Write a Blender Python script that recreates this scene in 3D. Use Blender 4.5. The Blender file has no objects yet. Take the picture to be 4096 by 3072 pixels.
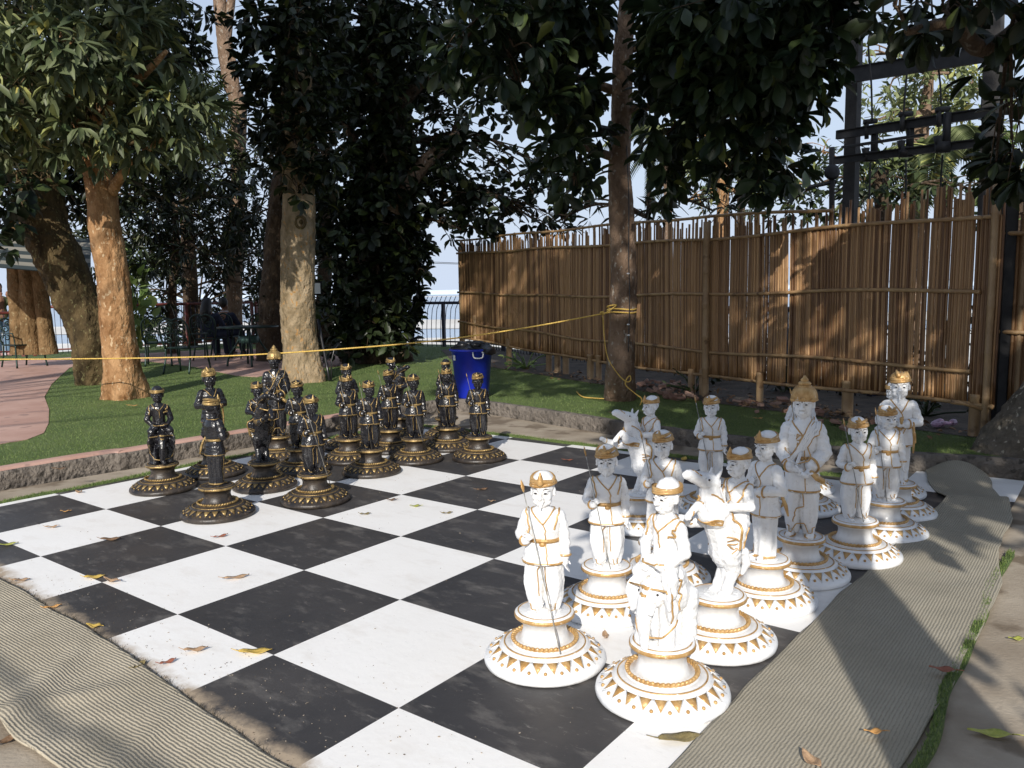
import bpy, math, random
import numpy as np
from mathutils import Vector, Matrix, noise
from mathutils.bvhtree import BVHTree
random.seed(7); RNG = np.random.default_rng(11)
sc = bpy.context.scene
col = bpy.data.collections.new("scene"); sc.collection.children.link(col)
PI = math.pi
# ---------------------------------------------------------------- camera geometry (world: X right, Y away, camera above origin)
CH, PITCH, ROLL, FP = 1.42484, math.radians(-6.5473), math.radians(-0.9623), 3209.12
_f = Vector((0, math.cos(PITCH), math.sin(PITCH))); _r0 = Vector((1, 0, 0)); _u0 = _r0.cross(_f)
_r = math.cos(ROLL)*_r0 + math.sin(ROLL)*_u0; _u = -math.sin(ROLL)*_r0 + math.cos(ROLL)*_u0
K = 4096/2212
def ray(x, y): return _f + _r*((x*K-2048)/FP) - _u*((y*K-1536)/FP)
def G(x, y, z=0.0):                      # point of the photo -> point on a level at height z
    d = ray(x, y); t = (z-CH)/d.z; return Vector((d.x*t, d.y*t, z))
def D(x, y, depth):                      # point of the photo -> point at a given distance ahead
    d = ray(x, y); t = depth/d.y; return Vector((d.x*t, d.y*t, CH+d.z*t))
YAW = -0.65428028; SQ = 0.7; C0 = (4.7345594, -2.60725035)
def B(u, v, z=0.0):                      # chess board coordinates (squares) -> world
    a, b = (u-C0[0])*SQ, (v-C0[1])*SQ
    return Vector((a*math.cos(YAW)-b*math.sin(YAW), a*math.sin(YAW)+b*math.cos(YAW), z))
UD = Vector((math.cos(YAW), math.sin(YAW), 0)); VD = Vector((-math.sin(YAW), math.cos(YAW), 0))
SAZ, SEL = math.radians(9.5), math.radians(28.5)
SUN = Vector((-math.sin(SAZ)*math.cos(SEL), -math.cos(SAZ)*math.cos(SEL), math.sin(SEL)))  # towards the sun
# ---------------------------------------------------------------- materials
def mat(name, c1, c2=None, scale=6, rough=.6, metal=0, bump=0, bscale=40, rvar=0, spec=.5, c3=None, s3=30, t3=.62, island=False,
        transl=0, stretch=None, coat=0, detail=5, dist=.02, grime_shade=None):
    m = bpy.data.materials.new(name); m.use_nodes = True; nt = m.node_tree; N = nt.nodes; L = nt.links
    b = N['Principled BSDF']; out = N['Material Output']
    b.inputs['Roughness'].default_value = rough; b.inputs['Metallic'].default_value = metal
    b.inputs['Specular IOR Level'].default_value = spec
    if coat: b.inputs['Coat Weight'].default_value = coat; b.inputs['Coat Roughness'].default_value = .12
    tc = N.new('ShaderNodeTexCoord'); vec = tc.outputs['Object']
    if stretch:
        mp = N.new('ShaderNodeMapping'); mp.inputs['Scale'].default_value = stretch; L.new(vec, mp.inputs[0]); vec = mp.outputs[0]
    colout = None
    if c2 is None: b.inputs['Base Color'].default_value = (*c1, 1)
    else:
        if island:
            g = N.new('ShaderNodeNewGeometry'); fac = g.outputs['Random Per Island']
        else:
            n = N.new('ShaderNodeTexNoise'); n.inputs['Scale'].default_value = scale; n.inputs['Detail'].default_value = detail
            n.inputs['Roughness'].default_value = .6; L.new(vec, n.inputs['Vector']); fac = n.outputs['Fac']
        r = N.new('ShaderNodeValToRGB'); r.color_ramp.elements[0].position = .05 if island else .35
        r.color_ramp.elements[1].position = .95 if island else .65
        r.color_ramp.elements[0].color = (*c1, 1); r.color_ramp.elements[1].color = (*c2, 1); L.new(fac, r.inputs[0]); colout = r.outputs[0]
        if c3 is not None:
            n3 = N.new('ShaderNodeTexNoise'); n3.inputs['Scale'].default_value = s3; n3.inputs['Detail'].default_value = 6; L.new(vec, n3.inputs['Vector'])
            r3 = N.new('ShaderNodeValToRGB'); r3.color_ramp.elements[0].position = t3; r3.color_ramp.elements[1].position = t3+.06
            L.new(n3.outputs['Fac'], r3.inputs[0]); mx = N.new('ShaderNodeMix'); mx.data_type = 'RGBA'
            L.new(r3.outputs[0], mx.inputs[0]); L.new(colout, mx.inputs[6]); mx.inputs[7].default_value = (*c3, 1); colout = mx.outputs[2]
        if grime_shade:      # grime and shade painted into the creases so the carving reads
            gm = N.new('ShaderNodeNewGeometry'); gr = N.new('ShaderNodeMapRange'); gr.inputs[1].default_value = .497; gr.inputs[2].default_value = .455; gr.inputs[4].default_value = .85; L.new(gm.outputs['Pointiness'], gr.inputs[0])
            gx = N.new('ShaderNodeMix'); gx.data_type = 'RGBA'; L.new(gr.outputs[0], gx.inputs[0]); L.new(colout, gx.inputs[6]); gx.inputs[7].default_value = (*grime_shade, 1); colout = gx.outputs[2]
        L.new(colout, b.inputs['Base Color'])
    if rvar:
        n2 = N.new('ShaderNodeTexNoise'); n2.inputs['Scale'].default_value = scale*2; L.new(vec, n2.inputs['Vector'])
        mr = N.new('ShaderNodeMapRange'); mr.inputs[3].default_value = max(0.02, rough-rvar); mr.inputs[4].default_value = rough+rvar
        L.new(n2.outputs['Fac'], mr.inputs[0]); L.new(mr.outputs[0], b.inputs['Roughness'])
    if bump:
        nb = N.new('ShaderNodeTexNoise'); nb.inputs['Scale'].default_value = bscale; nb.inputs['Detail'].default_value = 6
        L.new(vec, nb.inputs['Vector']); bp = N.new('ShaderNodeBump'); bp.inputs['Strength'].default_value = bump; bp.inputs['Distance'].default_value = dist
        L.new(nb.outputs['Fac'], bp.inputs['Height']); L.new(bp.outputs[0], b.inputs['Normal'])
    if transl:
        t = N.new('ShaderNodeBsdfTranslucent'); ms = N.new('ShaderNodeMixShader'); ms.inputs[0].default_value = transl
        if colout is not None: L.new(colout, t.inputs[0])
        else: t.inputs[0].default_value = (*c1, 1)
        L.new(b.outputs[0], ms.inputs[1]); L.new(t.outputs[0], ms.inputs[2]); L.new(ms.outputs[0], out.inputs[0])
    return m
MT = {}
MT['white'] = mat('white_enamel', (.76, .77, .79), (.82, .82, .82), 8, .3, bump=.3, bscale=55, c3=(.36, .34, .31), s3=42, t3=.70, coat=.25, dist=.006, grime_shade=(.44, .41, .37))
MT['black'] = mat('black_enamel', (.006, .006, .009), (.013, .012, .013), 10, .27, bump=.6, bscale=60, c3=(.05, .04, .03), s3=25, t3=.66, coat=.2, dist=.006)
MT['black_dusty'] = mat('black_dusty', (.014, .012, .012), (.05, .038, .028), 14, .42, bump=.5, bscale=50, c3=(.09, .065, .045), s3=22, t3=.60, dist=.006)
MT['gold_w'] = mat('gold_on_white', (.40, .22, .07), (.60, .39, .17), 30, .4, metal=.25, bump=.5, bscale=90, c3=(.75, .7, .62), s3=60, t3=.66, dist=.005)
MT['gold_b'] = mat('gold_on_black', (.20, .125, .045), (.43, .30, .12), 34, .4, metal=.5, bump=.5, bscale=90, c3=(.02, .016, .012), s3=55, t3=.60, dist=.005)
MT['ink'] = mat('eye_paint', (.02, .018, .02), rough=.4)
MT['spear_w'] = mat('spear_grey', (.09, .09, .09), (.55, .54, .5), 18, .4)
MT['spear_b'] = mat('spear_black', (.02, .02, .02), (.2, .19, .17), 12, .4)
MT['navy'] = MT['ink']
# ---------------------------------------------------------------- mesh builder
class MB:
    def __init__(s): s.v = []; s.f = []; s.mi = []; s.cur = 0
    def add(s, vs, fs):
        o = len(s.v); s.v += [tuple(v) for v in vs]; s.f += [tuple(i+o for i in f) for f in fs]; s.mi += [s.cur]*len(fs); return o
    def quad(s, a, b, c, d): s.add([a, b, c, d], [(0, 1, 2, 3)])
    def box(s, c, size, rot=None, bev=0):
        x, y, z = [q/2 for q in size]; c = Vector(c)
        vs = [Vector((i*x, j*y, k*z)) for i in (-1, 1) for j in (-1, 1) for k in (-1, 1)]
        if rot is not None: vs = [rot @ v for v in vs]
        s.add([v+c for v in vs], [(0, 1, 3, 2), (4, 6, 7, 5), (0, 4, 5, 1), (2, 3, 7, 6), (0, 2, 6, 4), (1, 5, 7, 3)])
    def tube(s, pts, rad, n=8, cap=True, closed=False, flat=1.0, nz=None):
        pts = [Vector(p) for p in pts]; m = len(pts)
        if not hasattr(rad, '__len__'): rad = [rad]*m
        vs = []; prev = None
        for i, p in enumerate(pts):
            if closed: t = pts[(i+1) % m]-pts[i-1]
            else: t = pts[min(i+1, m-1)]-pts[max(i-1, 0)]
            if t.length < 1e-9: t = Vector((0, 0, 1))
            t.normalize()
            if nz is not None: a = Vector(nz[i]) if not isinstance(nz, Vector) else nz
            elif prev is None: a = Vector((0, 0, 1)) if abs(t.z) < .9 else Vector((1, 0, 0))
            else: a = prev
            a = (a-t*a.dot(t)); a = a.normalized() if a.length > 1e-6 else t.orthogonal().normalized()
            prev = a; b = t.cross(a)
            for k in range(n):
                w = 2*PI*k/n; vs.append(p+(a*math.cos(w)*flat+b*math.sin(w))*rad[i])
        fs = []
        for i in range(m if closed else m-1):
            j = (i+1) % m
            for k in range(n): fs.append((i*n+k, i*n+(k+1) % n, j*n+(k+1) % n, j*n+k))
        if cap and not closed: fs.append(tuple(range(n))[::-1]); fs.append(tuple(range((m-1)*n, m*n)))
        s.add(vs, fs)
    def lathe(s, prof, n=48, c=(0, 0, 0), fn=None, cap=True):
        vs = []; c = Vector(c)
        for r, z in prof:
            for k in range(n):
                w = 2*PI*k/n; rr = r*(fn(w, z) if fn else 1); vs.append(c+Vector((rr*math.cos(w), rr*math.sin(w), z)))
        fs = [(i*n+k, i*n+(k+1) % n, (i+1)*n+(k+1) % n, (i+1)*n+k) for i in range(len(prof)-1) for k in range(n)]
        if cap:
            fs.append(tuple(range(n))[::-1]); fs.append(tuple(range((len(prof)-1)*n, len(prof)*n)))
        s.add(vs, fs)
    def ell(s, c, r, rot=None, nu=14, nv=9):
        c = Vector(c); vs = [(0, 0, -1)]; fs = []
        if not hasattr(r, '__len__'): r = (r, r, r)
        for i in range(1, nv):
            a = -PI/2+PI*i/nv
            for k in range(nu): vs.append((math.cos(a)*math.cos(2*PI*k/nu), math.cos(a)*math.sin(2*PI*k/nu), math.sin(a)))
        vs.append((0, 0, 1)); top = len(vs)-1
        for k in range(nu):
            fs.append((0, 1+(k+1) % nu, 1+k)); b = 1+(nv-2)*nu; fs.append((b+k, b+(k+1) % nu, top))
            for i in range(nv-2): q = 1+i*nu; fs.append((q+k, q+(k+1) % nu, q+nu+(k+1) % nu, q+nu+k))
        vv = [Vector((v[0]*r[0], v[1]*r[1], v[2]*r[2])) for v in vs]
        if rot is not None: vv = [rot @ v for v in vv]
        s.add([v+c for v in vv], fs)
    def cap(s, p0, p1, r0, r1, n=12):
        p0 = Vector(p0); p1 = Vector(p1); d = (p1-p0).normalized(); P = []; R = []
        for a in (85, 60, 30): P.append(p0-d*r0*math.sin(math.radians(a))); R.append(r0*math.cos(math.radians(a)))
        P += [p0, p1]; R += [r0, r1]
        for a in (30, 60, 85): P.append(p1+d*r1*math.sin(math.radians(a))); R.append(r1*math.cos(math.radians(a)))
        s.tube(P, R, n)
    def chain(s, pts, rad, n=12):
        for i in range(len(pts)-1): s.cap(pts[i], pts[i+1], rad[i], rad[i+1], n)
    def loft(s, secs, n=24):             # (x,y,z,rx,ry)
        vs = []
        for x, y, z, rx, ry in secs:
            for k in range(n): w = 2*PI*k/n; vs.append((x+rx*math.cos(w), y+ry*math.sin(w), z))
        m = len(secs); fs = [(i*n+k, i*n+(k+1) % n, (i+1)*n+(k+1) % n, (i+1)*n+k) for i in range(m-1) for k in range(n)]
        fs.append(tuple(range(n))[::-1]); fs.append(tuple(range((m-1)*n, m*n))); s.add(vs, fs)
    def mesh(s, name, mats=(), smooth=True):
        me = bpy.data.meshes.new(name); me.from_pydata(s.v, [], s.f)
        for m in mats: me.materials.append(m)
        if any(s.mi): me.polygons.foreach_set('material_index', s.mi)
        me.polygons.foreach_set('use_smooth', [smooth]*len(s.f)); me.update(); return me
    def build(s, name, m, parent=None, smooth=True, loc=None):
        me = s.mesh(name, m if isinstance(m, (list, tuple)) else [m], smooth); return link(name, me, parent, loc)
def link(name, me, parent=None, loc=None):
    o = bpy.data.objects.new(name, me); col.objects.link(o)
    if parent is not None: o.parent = parent
    if loc is not None: o.location = loc
    return o
def tag(o, label=None, cat=None, group=None, kind=None):
    if label: o['label'] = label
    if cat: o['category'] = cat
    if group: o['group'] = group
    if kind: o['kind'] = kind
    return o
def empty(name, loc, label=None, cat=None, group=None, rz=0):
    o = bpy.data.objects.new(name, None); col.objects.link(o); o.location = loc; o.rotation_euler = (0, 0, rz); o.empty_display_size = .1
    return tag(o, label, cat, group)
def kids(o): return [c for c in col.objects if c.parent == o]
def copy_tree(o, parent=None, kidmap=None):
    c = o.copy(); col.objects.link(c); c.parent = parent
    for ch in KID.get(o.name, []) or kids(o): copy_tree(ch, c)
    return c
KID = {}
def autosmooth(o, ang=40):
    me = o.data
    try: me.set_sharp_from_angle(angle=math.radians(ang))
    except Exception: pass
    return o
def remesh(mb, voxel, smooth=3, name='m'):
    me = mb.mesh(name); o = bpy.data.objects.new('tmp', me); sc.collection.objects.link(o)
    m = o.modifiers.new('r', 'REMESH'); m.mode = 'VOXEL'; m.voxel_size = voxel; m.adaptivity = 0
    if smooth:
        q = o.modifiers.new('s', 'SMOOTH'); q.iterations = smooth; q.factor = .5
    dg = bpy.context.evaluated_depsgraph_get(); dg.update()
    r = bpy.data.meshes.new_from_object(o.evaluated_get(dg), depsgraph=dg)
    bpy.data.objects.remove(o); bpy.data.meshes.remove(me); r.name = name
    r.polygons.foreach_set('use_smooth', [True]*len(r.polygons)); return r
def coords(me):
    a = np.empty(len(me.vertices)*3); me.vertices.foreach_get('co', a); return a.reshape(-1, 3)
def normals(me):
    a = np.empty(len(me.vertices)*3); me.vertices.foreach_get('normal', a); return a.reshape(-1, 3)
def displace(me, fn):
    c = coords(me); n = normals(me); d = np.array([fn(c[i], n[i]) for i in range(len(c))]); c += n*d[:, None]
    me.vertices.foreach_set('co', c.ravel()); me.update()
def bvh_of(me):
    return BVHTree.FromPolygons([v.co.copy() for v in me.vertices], [tuple(p.vertices) for p in me.polygons])
def snap(bv, p, off=0.0):
    l, n, i, d = bv.find_nearest(Vector(p)); return (l+n*off) if l is not None else Vector(p)
def interp(pts, m):
    pts = [Vector(p) for p in pts]; out = []
    for i in range(len(pts)-1):
        p0 = pts[max(i-1, 0)]; p1 = pts[i]; p2 = pts[i+1]; p3 = pts[min(i+2, len(pts)-1)]
        for k in range(m):
            t = k/m; out.append(.5*((2*p1)+(p2-p0)*t+(2*p0-5*p1+4*p2-p3)*t*t+(3*p1-p0-3*p2+p3)*t**3))
    out.append(pts[-1]); return out
def trim(mb, bv, pts, r=.0035, m=6, off=.001, flat=1, n=6):
    q = [snap(bv, p, off) for p in interp(pts, m)]; mb.tube(q, r*.84, n=n, flat=flat)
def band(mb, bv, z0, z1, off=.003, n=40, tilt=0, cx=0, cy=0, maxr=.3):
    rows = []
    for z, o in ((z0, -.002), (z0, off), (z1, off), (z1, -.002)):
        row = []
        for k in range(n):
            w = 2*PI*k/n; d = Vector((math.cos(w), math.sin(w), 0)); zz = z+tilt*math.sin(w)
            h = bv.ray_cast(Vector((cx, cy, zz)), d, maxr)
            rad = h[3] if h[0] is not None else .04
            row.append(Vector((cx, cy, zz))+d*(rad+o))
        rows.append(row)
    vs = [p for r in rows for p in r]
    fs = [(i*n+k, i*n+(k+1) % n, (i+1)*n+(k+1) % n, (i+1)*n+k) for i in range(3) for k in range(n)]
    mb.add(vs, fs)
# ================================================================ chess pieces
def head_prims(P, T, beard=False, ears=True, long_beard=False):
    """head in template space (chin at z .411, face towards -y); T maps a template point to the figure"""
    s = T.to_scale()[0]; R = T.to_quaternion().to_matrix()
    def e(c, r): P.ell(T @ Vector(c), [q*s for q in r], R)
    def c(p, q, a, b): P.cap(T @ Vector(p), T @ Vector(q), a*s, b*s)
    e((0, .005, .484), (.039, .046, .044)); e((0, .008, .500), (.0375, .042, .036)); e((0, -.008, .458), (.034, .036, .044)); e((0, -.022, .427), (.019, .018, .015))
    for k in (-1, 1):
        e((k*.018, -.024, .45), (.014, .014, .015)); e((k*.0065, -.047, .4505), (.0052, .006, .0045))
        c((k*.007, -.0435, .4785), (k*.027, -.035, .478), .0042, .0035); e((k*.016, -.039, .468), (.0085, .006, .0048))
        e((k*.020, -.016, .435), (.012, .018, .014))
        if ears: e((k*.0375, .006, .464), (.005, .011, .016)); e((k*.0385, .002, .454), (.004, .006, .006))
    c((0, -.0435, .47), (0, -.055, .452), .0042, .0065)
    e((0, -.0435, .4365), (.0125, .006, .0035)); e((0, -.0425, .4305), (.010, .0062, .0036))
    if beard:
        c((0, -.042, .424), (0, -.05, .404 if long_beard else .412), .006, .0025); c((-.012, -.046, .4425), (0, -.0505, .4435), .002, .0028); c((.012, -.046, .4425), (0, -.0505, .4435), .002, .0028)
def face_paint(T, parent, zoff=0):
    s = T.to_scale()[0]; R = T.to_quaternion().to_matrix()
    for k in (-1, 1):
        m = MB(); m.ell(T @ Vector((k*.0162, -.0447, .4680)), (.0058*s, .0016*s, .0030*s), R @ Matrix.Rotation(k*.35, 3, 'Z'), 10, 6)
        m.build('eye', MT['ink'], parent, loc=(0, 0, zoff))
        m = MB(); m.tube([T @ Vector(p) for p in ((k*.008, -.0478, .4800), (k*.017, -.0448, .4834), (k*.028, -.0382, .4800))], [.0010*s, .0015*s, .0006*s], n=5)
        m.build('eyebrow', MT['ink'], parent, loc=(0, 0, zoff))
def turban_prims(m, T, style=0):
    s = T.to_scale()[0]
    def p(w, rx, ry, z): return T @ Vector((rx*math.sin(w), .004-ry*math.cos(w), z))
    for k in range(4):
        pts = []
        for i in range(36):
            w = 2*PI*i/36
            pts.append(p(w, .0410-.0016*k+.0010*math.cos(w*3+k), .0450-.0014*k, .500+.0065*(k-1.2)*(1-.35*math.cos(w))+.0045*math.sin(w*1+k*1.3)-.003*math.cos(w)))
        m.tube(pts, .0062*s, n=8, closed=True)
    R = T.to_quaternion().to_matrix()
    if style == 0:       # knot with a curled end
        m.ell(T @ Vector((-.004, -.046, .513)), (.013*s, .010*s, .011*s), R); m.ell(T @ Vector((.010, -.045, .517)), (.010*s, .009*s, .008*s), R)
        m.ell(T @ Vector((-.016, -.042, .520)), (.009*s, .008*s, .007*s), R); m.cap(T @ Vector((-.003, -.042, .515)), T @ Vector((-.008, -.030, .534)), .009*s, .004*s)
        m.cap(T @ Vector((.012, -.036, .515)), T @ Vector((.03, -.012, .524)), .008*s, .006*s)
    elif style == 1:     # upright leaf-shaped spike
        m.cap(T @ Vector((0, -.046, .505)), T @ Vector((0, -.044, .538)), .013*s, .0025*s)
        for k in (-1, 1): m.cap(T @ Vector((k*.006, -.045, .508)), T @ Vector((k*.034, -.024, .505)), .008*s, .006*s)
    else:                # wrapped over the whole head, pointed
        for k in range(5): m.tube([T @ Vector((.043*math.sin(-1.2+.5*k+.25*t)*(1-.25*t), .006-.045*math.cos(-1.2+.5*k+.25*t)*(1-.42*t), .500+.022*t)) for t in (0, .6, 1.2, 1.7)], [.007*s, .009*s, .008*s, .004*s], n=8)
        m.ell(T @ Vector((0, 0, .512)), (.038*s, .042*s, .023*s), R); m.cap(T @ Vector((-.008, -.036, .522)), T @ Vector((-.018, -.03, .546)), .012*s, .004*s)
def hand_prims(P, pos, d, grip, s=1.0, curl=1.0):
    """pos wrist, d direction of the hand, grip: axis the fingers close around"""
    pos = Vector(pos); d = Vector(d).normalized(); g = Vector(grip); g = (g-d*g.dot(d)).normalized(); n = d.cross(g)
    pc = pos+d*.012*s; P.chain([pos, pos+d*.018*s], [.0095*s, .012*s])
    for i, (o, l) in enumerate(((-.0105, .85), (-.0035, 1), (.0035, .95), (.0105, .75))):
        b = pc+g*o*s+d*.010*s; k1 = b+(d*.9+n*.3*curl).normalized()*.013*l*s; k2 = k1+(d*(1-curl)+n*1.0*max(curl, .15)).normalized()*.011*l*s
        k3 = k2+(-d*.8*curl+d*(1-curl)+n*.35*curl).normalized()*.009*l*s
        P.chain([b, k1, k2, k3], [.0046*s, .0042*s, .0038*s, .0032*s], 8)
    t0 = pc+g*.012*s-d*.002*s; P.chain([t0, t0+(n*.8+d*.3+g*.4).normalized()*.012*s, t0+(n*1.2+d*.9).normalized()*.02*s], [.005*s, .0044*s, .0036*s], 8)
def folds(c, n, ztop, amp, freq, ph=0.0):
    z = c[2]
    if z > ztop: return 0.0
    a = math.atan2(c[0], -c[1]); e = min(1, (ztop-z)/.03)
    return e*amp*(math.sin(a*freq+ph+3*noise.noise(Vector((c[0]*9, c[1]*9, z*7))))+.5*math.sin(a*freq*.5+z*22))
def lumpy(c, amp=.0013, sc_=38): return amp*noise.noise(Vector((c[0]*sc_, c[1]*sc_, c[2]*sc_)))+amp*.7*noise.noise(Vector((c[0]*95, c[1]*95, c[2]*95)))
PZ = .2   # height of the pedestal
def pedestal_meshes():
    prof = [(.0, 0), (.226, 0), (.2335, .006), (.235, .016), (.2325, .026), (.227, .0315), (.222, .034), (.176, .0665), (.170, .0705), (.168, .074), (.160, .0765), (.132, .079), (.128, .082), (.122, .086),
            (.100, .092), (.0935, .101), (.087, .115), (.083, .130), (.0825, .143), (.0865, .157), (.095, .168), (.103, .1735), (.1105, .1765), (.1135, .181), (.114, .190), (.112, .197), (.107, .2), (.0, .2002)]
    m = MB(); m.lathe(prof, 96, cap=False); body = m.mesh('tmp')
    displace(body, lambda c, n: .0011*noise.noise(Vector((c[0]*22, c[1]*22, c[2]*22)))+.0006*noise.noise(Vector((c[0]*70, c[1]*70, c[2]*70))))
    rope = MB(); N = 44
    for i in range(N):
        w = 2*PI*i/N; p = Vector((.121*math.cos(w), .121*math.sin(w), .0905)); t = Vector((-math.sin(w), math.cos(w), 0)); o = Vector((math.cos(w), math.sin(w), 0))
        d = (t*.8+(Vector((0, 0, 1))*.45+o*.35)).normalized(); rope.cap(p-d*.0085, p+d*.0085, .0075, .0075, 8)
    rope = rope.mesh('rope_moulding')
    rim = MB(); rim.lathe([(.1118, .1785), (.1158, .1805), (.1165, .187), (.1150, .1935), (.1118, .1945)], 72, cap=False)
    rim = rim.mesh('gold_rim')
    r2 = MB(); r2.lathe([(.0985, .1990), (.0985, .2014), (.1035, .2014), (.1035, .1990)], 72, cap=False)
    ring = MB(); ring.lathe([(.1535, .0765), (.1535, .0798), (.1585, .0792), (.1585, .0755)], 72, cap=False); ring = ring.mesh('gold_ring')
    tri = MB(); edge = MB(); stud = MB(); NT = 22
    def sp(w, q, h=0):     # q 0 = top of the slope, 1 = bottom
        r = .174+(.2215-.174)*q; z = .0685+(.0342-.0685)*q; nn = Vector((.0343, .0475)).normalized()
        r += nn.x*h; z += nn.y*h; return Vector((r*math.cos(w), r*math.sin(w), z))
    for i in range(NT):
        w = 2*PI*(i+.5)/NT; hw = PI/NT*.80; jt = random.uniform(-.012, .012)
        a, b, c = (w-hw, .06), (w+hw, .06), (w+jt, .80)
        L = [sp(*a, -.001), sp(*b, -.001), sp(*c, -.001), sp(*a, .0028), sp(*b, .0028), sp(*c, .0028)]
        mid = sp(w, .32, .0042); tri.add(L+[mid], [(3, 4, 6), (4, 5, 6), (5, 3, 6), (0, 1, 4, 3), (1, 2, 5, 4), (2, 0, 3, 5)])
        hw2 = PI/NT*.97; edge.tube([sp(w-hw2, .03, .0015), sp(w+jt, .93, .0015), sp(w+hw2, .03, .0015)], .0030, n=6)
        ww = 2*PI*i/NT; stud.ell(sp(ww, .76, .001), .0068, None, 10, 6)
    one = MB(); one.add([tuple(v.co) for v in body.vertices], [tuple(p.vertices) for p in body.polygons]); one.add(edge.v, edge.f); one.cur = 1; one.add(r2.v, r2.f); one.add(tri.v, tri.f); one.add(stud.v, stud.f)
    pm = one.mesh('pedestal', [MT['white'], MT['gold_w']])
    return dict(pedestal=pm, rope_moulding=rope, gold_rim=rim, gold_ring=ring)
PED = pedestal_meshes()
def leafspear(m, a, b, s=1.0):
    a = Vector(a); b = Vector(b); d = (a-b).normalized(); R = d.to_track_quat('Z', 'Y').to_matrix(); vs = []; fs = []
    prof = [(0, .003), (.006, .0055), (.018, .0095), (.032, .0065), (.045, .0012)]
    for z, r in prof:
        for k in range(8): w = 2*PI*k/8; vs.append(a+R @ Vector((r*math.cos(w)*s, r*.45*math.sin(w)*s, z*s)))
    for i in range(4): fs += [(i*8+k, i*8+(k+1) % 8, i*8+8+(k+1) % 8, i*8+8+k) for k in range(8)]
    m.add(vs, fs)
FIG = {}
def fold_in(parts, names):
    body, _ = parts['body']; mb = MB(); mb.add([tuple(v.co) for v in body.vertices], [tuple(p.vertices) for p in body.polygons]); mb.cur = 1
    for k in names:
        if k in parts: me = parts.pop(k)[0]; mb.add([tuple(v.co) for v in me.vertices], [tuple(p.vertices) for p in me.polygons])
    parts['body'] = (mb.mesh('body', [MT['white'], MT['gold_w']]), 'paint'); return parts
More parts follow.
